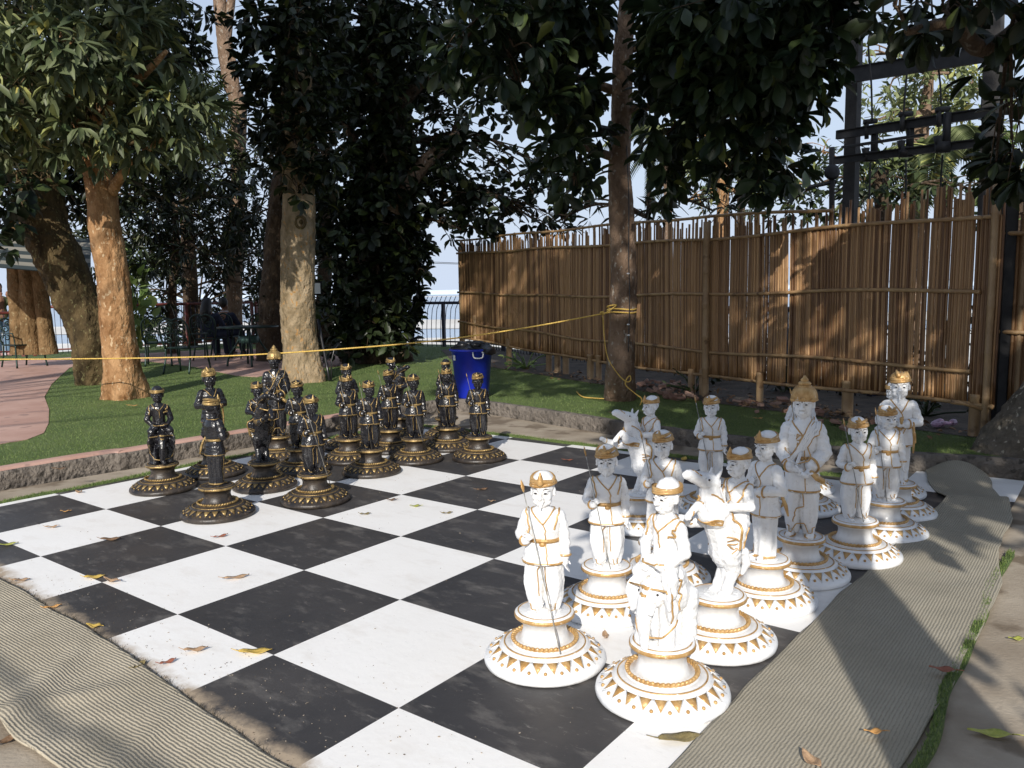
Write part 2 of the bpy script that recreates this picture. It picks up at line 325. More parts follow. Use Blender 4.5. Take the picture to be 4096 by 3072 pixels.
def figure(key, kind, yaw=0, beard=False, spear=None, tstyle=0):
    """returns dict part -> (mesh, slot) in feet coordinates"""
    Pc = MB(); Pa = MB(); parts = {}
    s_head = 1.0; hx = Vector((0, 0, 0)); hz = 0; pitch = 0
    if kind == 'pawn':
        for k in (-1, 1):
            Pc.chain([(k*.031, .004, .012), (k*.032, .002, .05), (k*.033, 0, .12), (k*.026, 0, .20)], [.025, .034, .041, .044])
            Pc.chain([(k*.030, .0, .010), (k*.036, -.046, .008)], [.014, .012])
            for q in range(4): Pc.cap((k*.036+(q-1.5)*.0055, -.05, .007), (k*.036+(q-1.5)*.0065, -.061+abs(q-1)*.002, .005), .0038, .0034, 8)
        Pc.ell((0, .004, .13), (.03, .03, .085)); Pc.ell((0, 0, 0), (.066, .066, .008))
        sec = [(0, 0, .190, .058, .044), (0, 0, .193, .079, .059), (0, 0, .200, .0795, .060), (0, 0, .24, .070, .053), (0, 0, .275, .057, .044), (0, 0, .290, .056, .043), (0, 0, .32, .064, .050), (0, 0, .355, .070, .051), (0, 0, .378, .067, .046), (0, 0, .394, .050, .036), (0, 0, .404, .03, .027), (0, 0, .412, .02, .02)]
        Pc.loft(sec); belt, hem, coll = .283, .198, .398
        Pa.chain([(.056, 0, .374), (.074, .006, .295), (.078, -.008, .222)], [.0255, .0225, .0185]); hand_prims(Pa, (.079, -.012, .212), (.05, -.25, -1), (0, 1, 0), 1, .45)
        Pa.chain([(-.056, 0, .374), (-.082, .0, .296), (-.060, -.045, .285)], [.0255, .0225, .0165]); hand_prims(Pa, (-.058, -.046, .288), (.5, -.35, .5), (-.15, -.1, 1), 1, 1)
        Pc.chain([(0, .002, .385), (0, -.002, .432)], [.025, .0235]); arms = [((.0785, -.009, .225), (.01, -.1, -1), .0200), ((-.0625, -.042, .285), (.5, -.9, .1), .0185)]
        sh = [(.064, .372), (-.064, .372)]; vneck = .345
    elif kind in ('bishop', 'minister'):
        Pc.ell((0, 0, 0), (.062, .06, .008)); Pc.loft([(0, 0, .004, .048, .040), (0, 0, .015, .051, .042), (0, 0, .1, .052, .042), (0, 0, .2, .059, .047), (0, 0, .25, .05, .04)])
        for k in (-1, 1):
            Pc.chain([(k*.022, -.03, .008), (k*.026, -.062, .007)], [.013, .011])
        Pc.loft([(0, 0, .196, .055, .045), (0, 0, .199, .071, .057), (0, 0, .21, .072, .057), (0, 0, .26, .064, .05), (0, 0, .30, .057, .044), (0, 0, .34, .063, .046), (0, 0, .39, .066, .046), (0, 0, .415, .060, .040), (0, 0, .432, .042, .033), (0, 0, .442, .027, .025), (0, 0, .45, .02, .02)])
        belt, hem, coll = .300, .203, .436; hz = .040; vneck = .37
        Pc.chain([(0, .002, .42), (0, -.002, .472)], [.026, .0235])
        Pa.chain([(-.056, 0, .41), (-.085, .0, .325), (-.035, -.058, .322)], [.0265, .0265, .0215]); Pa.chain([(.056, 0, .41), (.085, .0, .325), (.03, -.06, .318)], [.0265, .0265, .0215])
        if kind == 'bishop':
            hand_prims(Pa, (-.032, -.060, .328), (.3, -.1, 1), (1, 0, 0), 1.05, .5); hand_prims(Pa, (.028, -.062, .316), (-1, -.1, -.1), (0, 0, 1), 1.05, .9)
        else:
            hand_prims(Pa, (-.032, -.060, .322), (1, -.1, 0), (0, 0, 1), 1.05, 1); hand_prims(Pa, (.028, -.062, .316), (-1, -.25, .1), (0, 0, 1), 1.05, 1)
        arms = [((.040, -.052, .318), (-1, -.3, 0), .0235), ((-.045, -.050, .322), (1, -.3, 0), .0235)]; sh = []
    elif kind == 'king':
        Pc.ell((0, 0, 0), (.08, .075, .008))
        for k in (-1, 1):
            Pc.chain([(k*.036, .0, .03), (k*.038, 0, .10), (k*.036, 0, .19), (k*.028, 0, .26)], [.030, .041, .047, .05])
            Pc.chain([(k*.042, -.01, .016), (k*.05, -.062, .013)], [.020, .018])
        Pc.ell((0, .0, .16), (.03, .034, .10))
        Pc.loft([(0, 0, .222, .06, .05), (0, 0, .226, .086, .066), (0, 0, .24, .0865, .066), (0, 0, .31, .080, .062), (0, 0, .38, .070, .055), (0, 0, .41, .069, .053), (0, 0, .46, .079, .057), (0, 0, .51, .084, .056), (0, 0, .54, .076, .05), (0, 0, .562, .055, .042), (0, 0, .578, .034, .032), (0, 0, .59, .025, .025)])
        belt, hem, coll = .395, .232, .566; vneck = .50; s_head = 1.22
        Pc.chain([(0, .002, .55), (0, -.002, .61)], [.034, .031])
        Pa.chain([(-.068, 0, .53), (-.093, .0, .415), (-.045, -.068, .355)], [.036, .037, .029]); Pa.chain([(.068, 0, .53), (.095, .0, .42), (.05, -.066, .365)], [.036, .039, .034])
        hand_prims(Pa, (-.035, -.078, .348), (1, -.3, -.25), (0, 0, 1), 1.4, .8); hand_prims(Pa, (.040, -.085, .345), (-.3, -.6, -.6), (1, 0, 0), 1.4, 1)
        arms = [((.052, -.062, .368), (-1, -1.2, -.5), .037), ((-.050, -.062, .358), (1, -1.2, -.2), .031)]; sh = []
    core = MB(); core.v = list(Pc.v); core.f = list(Pc.f)
    # head transform
    if kind == 'king': T = Matrix.Translation((0, 0, .585-.411*1.22)) @ Matrix.Rotation(yaw, 4, 'Z') @ Matrix.Scale(1.22, 4)
    else: T = Matrix.Translation((0, 0, hz+.406)) @ Matrix.Rotation(yaw, 4, 'Z') @ Matrix.Scale(1.09, 4) @ Matrix.Translation((0, 0, -.411))
    allp = MB(); allp.add(Pc.v, Pc.f); allp.add(Pa.v, Pa.f); head_prims(allp, T, beard, True, kind == 'minister')
    body = remesh(allp, .0025 if kind != 'king' else .0030, 2, 'body'); core.mi = [0]*len(core.f)
    bc = remesh(core, .005, 2, 'core'); ztop = hem-.004
    fr = 9 if kind == 'pawn' else 7
    displace(body, lambda c, n: lumpy(c)+(folds(c, n, ztop, .0026, fr, yaw)+0 if c[2] > .012 else 0)+(.0008*math.sin(c[2]*150+c[0]*60) if abs(c[2]-belt) < .04 else 0)
             + (.0011*math.sin(c[2]*170+c[1]*120) if (abs(c[0]) > .06 and hem < c[2] < coll-.03) else 0))
    bv = bvh_of(bc); bb = bvh_of(body); parts['body'] = (body, 'paint')
    m = MB()
    for z, hgt in ((belt, .0075),): band(m, bv, z-hgt, z+hgt, .0032)
    m.ell(snap(bv, (0.004, -.1, belt)), (.012, .006, .010)); parts['belt'] = (m.mesh('belt'), 'gold')
    m = MB(); band(m, bv, hem-.006, hem+.004, .0028, 56); parts['hem_trim'] = (m.mesh('hem_trim'), 'gold')
    m = MB(); r0 = .036*(1.25 if kind == 'king' else 1); ck = (1.25 if kind == 'king' else 1)
    trim(m, bb, [(0, .05, coll+.006), (.038*ck, .02, coll+.002), (.034*ck, -.03, coll-.008), (.006, -.06, vneck+.004)], .0036*ck); trim(m, bb, [(0, .05, coll+.006), (-.038*ck, .02, coll+.002), (-.034*ck, -.03, coll-.008), (.006, -.06, vneck+.004)], .0036*ck)
    trim(m, bb, [(.006, -.06, vneck+.004), (.016, -.06, vneck-.02), (.014, -.06, (vneck+belt)/2), (.015, -.06, belt)], .0030)
    trim(m, bb, [(.018, -.06, belt), (.020, -.07, (belt+hem)/2), (.024, -.07, hem)], .0030)
    parts['collar_trim'] = (m.mesh('collar_trim'), 'gold')
    for ci, (c, d, r) in enumerate(arms):
        m = MB()
        d = Vector(d).normalized(); a = d.orthogonal().normalized(); b = d.cross(a)
        pts = [Vector(c)+(a*math.cos(w)+b*math.sin(w))*r for w in [2*PI*i/18 for i in range(18)]]; m.tube(pts, .0042 if kind != 'king' else .006, n=7, closed=True)
        parts['cuff%d' % ci] = (m.mesh('cuff'), 'gold')
    if sh:
        m = MB()
        for x, z in sh:
            k = 1 if x > 0 else -1
            trim(m, bb, [(k*.050, -.05, z-.045), (k*.060, -.045, z-.012), (k*.060, -.02, z+.03), (k*.055, .03, z+.02), (k*.05, .05, z-.02)], .0042, flat=1)
        for k in (-1, 1): trim(m, bb, [(k*.010, -.06, .186), (k*.006, -.06, .13), (k*.010, -.06, .06)], .0028, off=0)
        for k in (-1, 1): trim(m, bb, [(k*.055, -.03, .03), (k*.036, -.05, .028), (k*.012, -.045, .031)], .0026, off=0)
        parts['seam_trim'] = (m.mesh('seam_trim'), 'gold')
    elif kind == 'king':
        m = MB()
        for i in range(5):
            o = (i-2)*.013; gold = False
            if not gold: trim(m, bb, [(.055+o*.6, .03, .575), (.052+o, -.07, .53), (.02+o, -.1, .47), (-.03+o*.8, -.1, .415), (-.075, -.05, .405+o)], .0088, off=-.001)
        parts['sash'] = (m.mesh('sash'), 'paint'); m = MB()
        for o in (-.034, .035): trim(m, bb, [(.055+o*.6, .03, .578), (.052+o, -.07, .53), (.02+o, -.1, .47), (-.03+o*.8, -.1, .415), (-.075, -.05, .405+o)], .0042, off=.003)
        for pts in ([(-.035, -.1, .50), (-.02, -.1, .512), (-.006, -.1, .498), (-.018, -.1, .482), (-.004, -.1, .47)], [(-.04, -.1, .49), (-.022, -.1, .495), (-.012, -.1, .508)], [(-.03, -.1, .478), (-.014, -.1, .484), (.0, -.1, .49)], [(-.018, -.1, .47), (-.028, -.1, .458), (-.036, -.1, .45)]): trim(m, bb, pts, .0034)
        parts['sash_trim'] = (m.mesh('sash_trim'), 'gold')
        m = MB(); trim(m, bb, [(.012, -.08, .222), (.004, -.08, .16), (-.02, -.08, .10), (-.036, -.06, .07)], .0036, off=0); trim(m, bb, [(-.07, -.03, .05), (-.04, -.07, .045), (-.01, -.05, .06), (.01, -.05, .06), (.05, -.06, .045), (.075, -.02, .05)], .0034, off=0)
        for k in (-1, 1): m.tube([(k*.042+.024*math.cos(w)+k*.004, -.034+.040*math.sin(w), .010) for w in [2*PI*i/20 for i in range(20)]], .0045, n=6, closed=True)
        parts['robe_trim'] = (m.mesh('robe_trim'), 'gold')
    else:
        m = MB(); trim(m, bb, [(-.05, -.03, .19), (-.05, -.03, .1), (-.048, -.03, .02)], .0028, off=0); band(m, bb, .008, .018, .002, 40); parts['robe_trim'] = (m.mesh('robe_trim'), 'gold')
    m = MB()
    if kind == 'king':
        zc = .585+(.487-.411)*1.22; Rz = Matrix.Rotation(yaw, 3, 'Z')
        prof = [(.050, zc-.010), (.059, zc-.008), (.061, zc+.004), (.060, zc+.018), (.055, zc+.036), (.045, zc+.052), (.032, zc+.060), (.024, zc+.062), (.029, zc+.068), (.031, zc+.074), (.025, zc+.081), (.016, zc+.083), (.019, zc+.088), (.018, zc+.094), (.011, zc+.100), (.004, zc+.112)]
        m.lathe(prof, 60, (0, .004, 0), lambda w, z: 1+.035*abs(math.sin(w*7)) if z < zc+.055 else 1)
        for z in (zc-.004, zc+.060): m.tube([(q*math.cos(w), .004+q*math.sin(w), z) for q, w in [((.0615 if z < zc+.02 else .031), 2*PI*i/30) for i in range(30)]], .0045, n=7, closed=True)
        for k in (-1, 1): m.ell((k*.046, -.042, zc-.002), (.014, .012, .010))
        m.ell((0, -.06, zc+.004), (.012, .006, .012)); parts['crown'] = (m.mesh('crown'), 'gold')
        m = MB(); m.chain([(.052, -.098, .338), (.078, -.100, .315), (.098, -.09, .300)], [.012, .016, .013]); m.ell((.10, -.088, .298), (.014, .013, .015)); parts['sword_hilt'] = (m.mesh('sword_hilt'), 'gold')
    else:
        turban_prims(m, T, tstyle); parts['turban'] = (m.mesh('turban'), 'gold')
    if kind in ('bishop', 'minister'):
        m = MB(); m.chain([(.062, .030, .292), (.074, .040, .25), (.082, .047, .205)], [.007, .009, .004]); m.chain([(.062, .030, .292), (.052, .020, .312)], [.006, .008]); parts['dagger'] = (m.mesh('dagger'), 'gold')
        if kind == 'minister':
            m = MB(); m.chain([(.004, -.078, .325), (.004, -.080, .350)], [.006, .009]); m.chain([(.058, -.058, .325), (.066, -.05, .24), (.064, -.045, .17)], [.007, .006, .004]); parts['scabbard'] = (m.mesh('scabbard'), 'gold')
    if spear:
        a, b = Vector(spear[0]), Vector(spear[1]); m = MB(); mid = (a+b)/2+Vector((0, -.003, 0)); m.tube([b, mid, a], [.0023, .0021, .0019], n=6); parts['spear_shaft'] = (m.mesh('spear_shaft'), 'shaft')
        m = MB(); leafspear(m, a, b, 1.05); parts['spear_tip'] = (m.mesh('spear_tip'), 'gold')
    FIG[key] = (fold_in(parts, ('collar_trim', 'seam_trim', 'robe_trim', 'sash_trim')), T)
hand = Vector((-.044, -.062, .302))
figure('pawn_a', 'pawn', -.12, True, 0 and None or (( -.086, -.052, .50), (.012, -.070, .004)))
figure('pawn_b', 'pawn', .22, False, ((-.066, -.056, .49), (.0, -.066, .004)))
figure('pawn_c', 'pawn', -.05, True, ((-.060, -.060, .475), (.072, -.125, -.113)), 1)
figure('bishop', 'bishop', .1, False, None, 1)
figure('minister', 'minister', -.1, True, None, 2)
figure('king', 'king', -.06)
# ---- rook: rider on a standing elephant ; knight: rider on a rearing horse
def rider_prims(P, T):
    s = T.to_scale()[0]
    def ch(pts, r): P.chain([T @ Vector(p) for p in pts], [q*s for q in r])
    ch([(0, 0, .24), (0, 0, .30), (0, 0, .36), (0, 0, .385)], [.046, .043, .048, .036]); ch([(-.03, 0, .37), (.03, 0, .37)], [.034, .034]); ch([(0, .002, .385), (0, -.002, .432)], [.024, .0225])
def mount(key, kind, yaw=0.0):
    P = MB(); parts = {}; C = MB()
    if kind == 'rook':
        T = Matrix.Translation((0, .020, .036)) @ Matrix.Rotation(yaw, 4, 'Z')
        rider_prims(P, T)
        P.ell((0, .02, .225), (.070, .065, .055)); P.ell((0, .035, .165), (.072, .085, .080))
        for x in (-.045, .045):
            P.chain([(x, -.03, .14), (x*1.05, -.04, .07), (x*1.05, -.045, .012)], [.034, .027, .028]); P.chain([(x, .08, .15), (x*1.05, .085, .07), (x*1.05, .085, .012)], [.038, .029, .028])
        P.ell((0, -.055, .185), (.048, .045, .052)); P.ell((0, -.072, .205), (.034, .032, .030))
        P.chain([(0, -.088, .175), (0, -.105, .13), (0, -.104, .075), (-.004, -.097, .035), (.004, -.108, .014)], [.030, .026, .021, .017, .014])
        for k in (-1, 1):
            P.chain([(k*.028, -.09, .155), (k*.036, -.115, .135), (k*.034, -.128, .140)], [.008, .006, .003])
            P.ell((k*.058, -.058, .178), (.011, .042, .058), Matrix.Rotation(k*.75, 3, 'Z')); P.ell((k*.062, -.055, .135), (.010, .030, .046), Matrix.Rotation(k*.7, 3, 'Z'))
            P.chain([(k*.03, -.01, .27), (k*.058, -.045, .245), (k*.062, -.045, .19)], [.033, .028, .020])    # rider's thighs under the skirt cloth
            sh = T @ Vector((k*.052, 0, .37)); P.chain([sh, (k*.078, .012, .325), (k*.045, -.035, .285)], [.024, .020, .015]); hand_prims(P, (k*.040, -.040, .282), (-k*.5, -1, -.25), (k, 0, 0), .95, .8)
        P.ell((0, -.01, .075), (.036, .05, .085)); P.ell((0, .07, .07), (.04, .05, .085)); P.ell((0, .03, 0), (.09, .10, .008)); P.chain([(0, .115, .19), (.004, .128, .12), (0, .122, .07)], [.010, .007, .008])
        ztop, coll, vneck, belt = 0, .398+.036, .385, .298; cy = .02
    else:
        T = Matrix.Translation((0, .095, .060)) @ Matrix.Rotation(yaw, 4, 'Z') @ Matrix.Scale(.98, 4)
        rider_prims(P, T)
        for x in (-.026, .026):
            P.chain([(x, .02, .010), (x*1.05, .035, .055), (x*.9, .055, .095), (x, .03, .165)], [.022, .020, .028, .046])
            P.ell((x*1.05, .012, .008), (.022, .028, .012))
        P.chain([(0, .035, .16), (0, .03, .22), (0, .0, .30), (0, -.025, .345)], [.058, .062, .058, .045])
        P.ell((0, .05, .09), (.032, .03, .09)); P.ell((0, .02, 0), (.07, .075, .008))
        P.chain([(0, -.015, .33), (0, -.040, .395), (0, -.045, .445)], [.055, .043, .036]); P.chain([(0, -.038, .455), (0, -.088, .478), (0, -.142, .500)], [.038, .029, .0205]); P.ell((0, -.148, .500), (.022, .020, .017)); P.ell((0, -.06, .452), (.022, .03, .022))
        P.chain([(0, -.02, .455), (0, .0, .42), (0, .01, .37)], [.012, .014, .012])
        for k in (-1, 1):
            P.cap((k*.020, -.024, .480), (k*.028, -.012, .508), .010, .004, 8); P.ell((k*.031, -.072, .478), (.007, .010, .009))
        P.chain([(-.030, -.03, .300), (-.034, -.10, .300), (-.034, -.165, .322), (-.034, -.205, .342)], [.034, .025, .017, .013]); P.ell((-.034, -.215, .348), (.013, .015, .013))
        P.chain([(.030, -.03, .310), (.036, -.095, .340), (.036, -.125, .385), (.036, -.165, .355)], [.034, .025, .017, .013]); P.ell((.036, -.172, .345), (.013, .014, .014))
        P.chain([(0, .085, .17), (.004, .125, .15), (.004, .135, .10), (0, .12, .06)], [.014, .019, .018, .008])
        for k in (-1, 1):
            P.chain([(k*.03, .085, .285), (k*.066, .045, .275), (k*.060, .045, .205), (k*.060, .02, .175)], [.034, .030, .020, .014])
            sh = T @ Vector((k*.050, 0, .37)); P.chain([sh, (k*.075, .085, .36), (k*.042, .02, .358)], [.024, .020, .016]); hand_prims(P, (k*.038, .015, .358), (-k*.7, -1, .2), (0, 0, 1), .95, 1)
        coll, vneck, belt = .450, .40, .345; cy = .095
    allp = MB(); allp.add(P.v, P.f); head_prims(allp, T, False); body = remesh(allp, .0027, 2, 'body')
    displace(body, lambda c, n: lumpy(c, .0018, 42)+.0010*math.sin(c[2]*160+c[0]*90)*(abs(c[0]) > .045))
    bb = bvh_of(body); parts['body'] = (body, 'paint')
    m = MB()
    def Tp(p): return T @ Vector(p)
    for k in (-1, 1): trim(m, bb, [Tp((0, .05, .404)), Tp((k*.038, .02, .40)), Tp((k*.034, -.03, .39)), Tp((.004, -.06, .35))], .0036)
    trim(m, bb, [Tp((.004, -.06, .35)), Tp((.010, -.06, .33)), Tp((.012, -.06, .30))], .003)
    for k in (-1, 1): trim(m, bb, [Tp((k*.050, -.05, .33)), Tp((k*.060, -.045, .36)), Tp((k*.060, -.0, .40)), Tp((k*.055, .04, .37))], .0042)
    parts['collar_trim'] = (m.mesh('collar_trim'), 'gold')
    m = MB()
    if kind == 'rook':
        for k in (-1, 1):
            trim(m, bb, [(k*.035, -.12, .225), (k*.05, -.10, .22), (k*.085, -.07, .20), (k*.095, -.06, .165), (k*.085, -.06, .12), (k*.07, -.06, .10)], .0045)
            trim(m, bb, [(k*.10, .0, .24), (k*.10, .0, .19), (k*.09, .0, .13)], .004); trim(m, bb, [(k*.10, -.02, .10), (k*.05, -.09, .045), (k*.02, -.08, .045)], .004, off=0)
        for q in range(5): trim(m, bb, [(-.035+q*.003, -.14, .24-q*.008), (0, -.15, .245-q*.008), (.035-q*.003, -.14, .24-q*.008)], .0042, off=.001)
        trim(m, bb, [(-.05, -.06, .305), (0, -.09, .30), (.05, -.06, .305)], .004)
    else:
        for k in (-1, 1):
            trim(m, bb, [(k*.02, .03, .32), (k*.09, .03, .30), (k*.10, .03, .25), (k*.10, .03, .19)], .0060); trim(m, bb, [(k*.10, .09, .29), (k*.10, .08, .24), (k*.09, .06, .19)], .0045)
            for q in range(4): trim(m, bb, [(k*.02, -.12, .325-q*.008), (k*.055, -.08, .325-q*.008), (k*.08, -.03, .32-q*.008)], .004)
            trim(m, bb, [(k*.03, -.06, .42), (k*.05, -.03, .405), (k*.05, 0, .39)], .004)
            for q in range(5): trim(m, bb, [(k*.09, .02, .24-q*.011), (k*.085, -.015, .238-q*.011)], .003)
        trim(m, bb, [(-.05, -.10, .40), (0, -.12, .395), (.05, -.10, .40)], .006); trim(m, bb, [(-.03, -.1, .50), (0, -.12, .51), (.03, -.1, .50)], .003)
        trim(m, bb, [(-.02, -.13, .47), (-.035, -.07, .44), (-.05, 0, .39), (-.045, .015, .36)], .0028)
        for x, z in ((-.034, .335), (.036, .362)): m.tube([(x+.014*math.cos(w), (-.19 if x < 0 else -.155)+.003*math.sin(w), z+.014*math.sin(w)) for w in [2*PI*i/14 for i in range(14)]], .003, n=6, closed=True)
    parts['harness_trim'] = (m.mesh('harness_trim'), 'gold')
    m = MB(); turban_prims(m, T, 0 if kind == 'rook' else 1)
    if kind == 'rook': m = MB(); turban_prims(m, T, 9) if 0 else [m.tube([T @ Vector((.0435*math.sin(w), .004-.0485*math.cos(w), .492+.006*k-.004*math.cos(w)+.002*math.sin(2*w+k))) for w in [2*PI*i/32 for i in range(32)]], .0058, n=7, closed=True) for k in range(3)]
    parts['turban'] = (m.mesh('turban'), 'gold')
    ey = ((-.040, -.086, .195), (.040, -.086, .195)) if kind == 'rook' else ((-.040, -.076, .480), (.040, -.076, .480))
    for i, e in enumerate(ey): m = MB(); m.ell(snap(bb, e), (.0045, .0045, .0045)); parts['eye%d' % i] = (m.mesh('eye'), 'ink')
    FIG[key] = (fold_in(parts, ('collar_trim', 'harness_trim')), T)
mount('rook', 'rook', -.1); mount('knight', 'knight', .0)
def make_piece(name, figkey, side, scale=1.0):
    root = empty(name, (0, 0, 0)); g = MT['gold_w'] if side == 'w' else MT['gold_b']; p = MT['white'] if side == 'w' else MT['black']
    look = dict(paint=p, gold=g, shaft=MT['spear_w'] if side == 'w' else MT['spear_b'], ink=MT['ink'])
    def put(nm, me, m, parent, z=0, s=1, wd=1):
        o = link(nm, me, parent)
        if not me.materials: me.materials.append(m)
        o.material_slots[0].link = 'OBJECT'; o.material_slots[0].material = m
        if len(o.material_slots) > 1: o.material_slots[1].link = 'OBJECT'; o.material_slots[1].material = g
        o.location = (0, 0, z); o.scale = (s*wd, s*wd, s); return o
    ped = put('pedestal', PED['pedestal'], p, root)
    for k in ('rope_moulding', 'gold_rim', 'gold_ring'): put(k, PED[k], g, ped)
    if side == 'b': ped.material_slots[0].material = MT['black_dusty']
    parts, T = FIG[figkey]
    for k, (me, slot) in parts.items(): o = put(k.rstrip('01'), me, look[slot], root, PZ, scale, 1.0 if figkey == 'king' else 1.05)
    if side == 'w':
        e0 = len(col.objects); face_paint(T, root, PZ)
        for o in list(col.objects)[e0:]: o.scale = (scale*(1 if figkey == 'king' else 1.05),)*2+(scale,)
    return root
def tree_list(root):
    out = []
    for c in [q for q in col.objects if q.parent == root]: out.append((c, [q for q in col.objects if q.parent == c]))
    return out
def dup(root, lst):
    r = root.copy(); col.objects.link(r)
    for c, sub in lst:
        n = c.copy(); col.objects.link(n); n.parent = r
        for q in sub: w = q.copy(); col.objects.link(w); w.parent = n
    return r
protos = {}
CAMXY = Vector((0, 0))
def place(x, y, kind, side, face, label, group=None, scale=1.0, z=.012):
    """face: degrees, 0 = looking at the camera, positive = turned towards the photo's right"""
    nm = {'pawn_a': 'chess_pawn', 'pawn_b': 'chess_pawn', 'pawn_c': 'chess_pawn', 'bishop': 'chess_bishop', 'minister': 'chess_queen', 'king': 'chess_king', 'rook': 'chess_rook', 'knight': 'chess_knight'}[kind]
    key = (kind, side, scale)
    if key not in protos: r = make_piece(nm, kind, side, scale); protos[key] = (r, tree_list(r))
    else: r = dup(*protos[key])
    tag(r, label, 'chess piece', group)
    base = math.atan2(x, y)      # bearing from the camera
    r.location = (x, y, z); r.rotation_euler = (0, 0, -base+math.radians(face)); return r
GW, GB = 'white and gold chess pieces', 'black and gold chess pieces'
PIECES = [
 ('rook', 'b', -2.60, 5.84, 5, 'black elephant rider with hands in lap, leftmost black chess piece by the turf edge', 1),
 ('minister', 'b', -2.40, 6.33, 15, 'tall black robed figure behind the black piece that has its back turned', 1.12),
 ('bishop', 'b', -1.93, 5.11, 125, 'black figure seen from behind with gold dagger, nearest black piece on the left', 1),
 ('knight', 'b', -1.85, 5.85, 12, 'black rider on rearing horse standing in front of the large crowned black king', 1.0),
 ('king', 'b', -2.06, 6.95, -5, 'largest black figure with gold domed crown and sash, in front of the pale tree trunk', 1),
 ('pawn_a', 'b', -1.72, 6.38, 8, 'black spear bearer right of the black king, pale spear slanting across its chest', 1),
 ('pawn_c', 'b', -1.37, 5.42, 18, 'nearest black spear bearer, thin spear foot resting on its base', 1),
 ('bishop', 'b', -1.53, 7.39, 20, 'black figure with pointed gold headdress, mostly hidden behind another black spear bearer', 1),
 ('pawn_b', 'b', -1.40, 6.77, 12, 'black bearded spear bearer standing directly before the one with the pointed headdress', 1),
 ('pawn_b', 'b', -1.13, 6.28, 6, 'black spear bearer on a white square in front of the middle group of black pieces', 1),
 ('pawn_a', 'b', -1.11, 7.18, 5, 'black spear bearer with upright gold spear tip before the far horse rider', 1),
 ('knight', 'b', -1.13, 7.92, 40, 'black horse rider at the far edge, head above the spear bearer with upright gold tip', 1),
 ('pawn_c', 'b', -0.83, 6.72, 5, 'black spear bearer standing between the middle group and the pair near the blue bin', 1),
 ('rook', 'b', -0.65, 7.82, -10, 'black elephant rider at the far edge, half hidden left of the blue bin', 1),
 ('pawn_b', 'b', -0.59, 7.24, 0, 'black spear bearer in front of the half hidden elephant rider', 1),
 ('pawn_a', 'b', -0.29, 6.75, 5, 'black spear bearer right in front of the blue bin, rightmost black piece', 1),
 ('pawn_c', 'w', 0.11, 2.96, -8, 'white spear bearer in full sun, leftmost and nearest white figure on foot', 1),
 ('pawn_a', 'w', 0.41, 3.46, 2, 'white spear bearer second from the left, shaded face and gold spear tip beside its head', 1),
 ('rook', 'w', 0.51, 2.68, -34, 'white rider sitting on a gold trimmed elephant, nearest chess piece of all', 1),
 ('knight', 'w', 0.81, 3.10, -50, 'white rider looking up behind a rearing horse head, nearer of two white horse riders', 1),
 ('bishop', 'w', 1.13, 3.52, -42, 'white figure in long skirt looking left with gold dagger at its hip', 1),
 ('king', 'w', 1.41, 3.84, -6, 'largest white figure with gold domed crown, sash and sword hilt', 1),
 ('pawn_a', 'w', 1.79, 4.10, 22, 'white spear bearer looking right, next to the matting edge right of the white king', 1),
 ('pawn_b', 'w', 2.12, 4.48, 10, 'white spear bearer before the tall bearded white figure, dark striped spear', 1),
 ('minister', 'w', 2.38, 4.88, 5, 'tall white bearded figure in wide robe near the far right of the board', 1.18),
 ('rook', 'w', 2.56, 5.36, -14, 'small white elephant rider peeping out behind the tall bearded white figure', 1),
 ('knight', 'w', 0.74, 4.71, -55, 'white rider on a rearing horse pointing its muzzle left, farther one', 1),
 ('pawn_a', 'w', 0.72, 3.80, -6, 'white bearded spear bearer standing right behind the elephant rider', 1),
 ('pawn_a', 'w', 1.26, 5.03, -4, 'white spear bearer standing alone at the back with sunlit trousers', 1),
 ('pawn_b', 'w', 1.84, 5.01, -2, 'white spear bearer mostly hidden behind the white king', 1),
 ('pawn_c', 'w', 2.01, 5.52, -4, 'white figure with knotted turban, farthest one behind the white king', 1),
]
for kind, side, x, y, face, label, s in PIECES: place(x, y, kind, side, face, label, GW if side == 'w' else GB, s)
# ================================================================ setting
def nodes_of(m): return m.node_tree, m.node_tree.nodes, m.node_tree.links
MT['concrete'] = mat('yard_concrete', (.26, .21, .155), (.40, .34, .265), 2.2, .85, bump=.35, bscale=60, c3=(.17, .13, .09), s3=2.4, t3=.54, dist=.01)
MT['kerb'] = mat('rough_kerb', (.11, .094, .08), (.20, .172, .145), 6, .9, bump=.9, bscale=26, c3=(.07, .06, .05), s3=14, t3=.56, dist=.05)
MT['path'] = mat('red_oxide_path', (.40, .235, .185), (.50, .32, .26), 1.8, .7, bump=.2, bscale=50, c3=(.30, .19, .16), s3=4, t3=.6, dist=.01)
MT['grass'] = mat('artificial_turf', (.080, .135, .028), (.140, .195, .052), 1.3, .8, bump=1.0, bscale=130, c3=(.15, .18, .06), s3=90, t3=.60, dist=.03)
MT['blade'] = mat('turf_blades', (.085, .155, .028), (.21, .265, .085), rough=.55, island=True, transl=.2)
MT['soil'] = mat('dark_soil', (.045, .035, .026), (.10, .075, .055), 4, .95, bump=.8, bscale=30, dist=.04)
MT['sand'] = mat('river_sand', (.60, .57, .52), (.72, .70, .66), .02, .9)
MT['water'] = mat('river_water', (.32, .40, .50), (.38, .46, .56), .01, .25)
MT['hill'] = mat('hazy_hills', (.42, .50, .60), (.46, .54, .63), .002, 1)
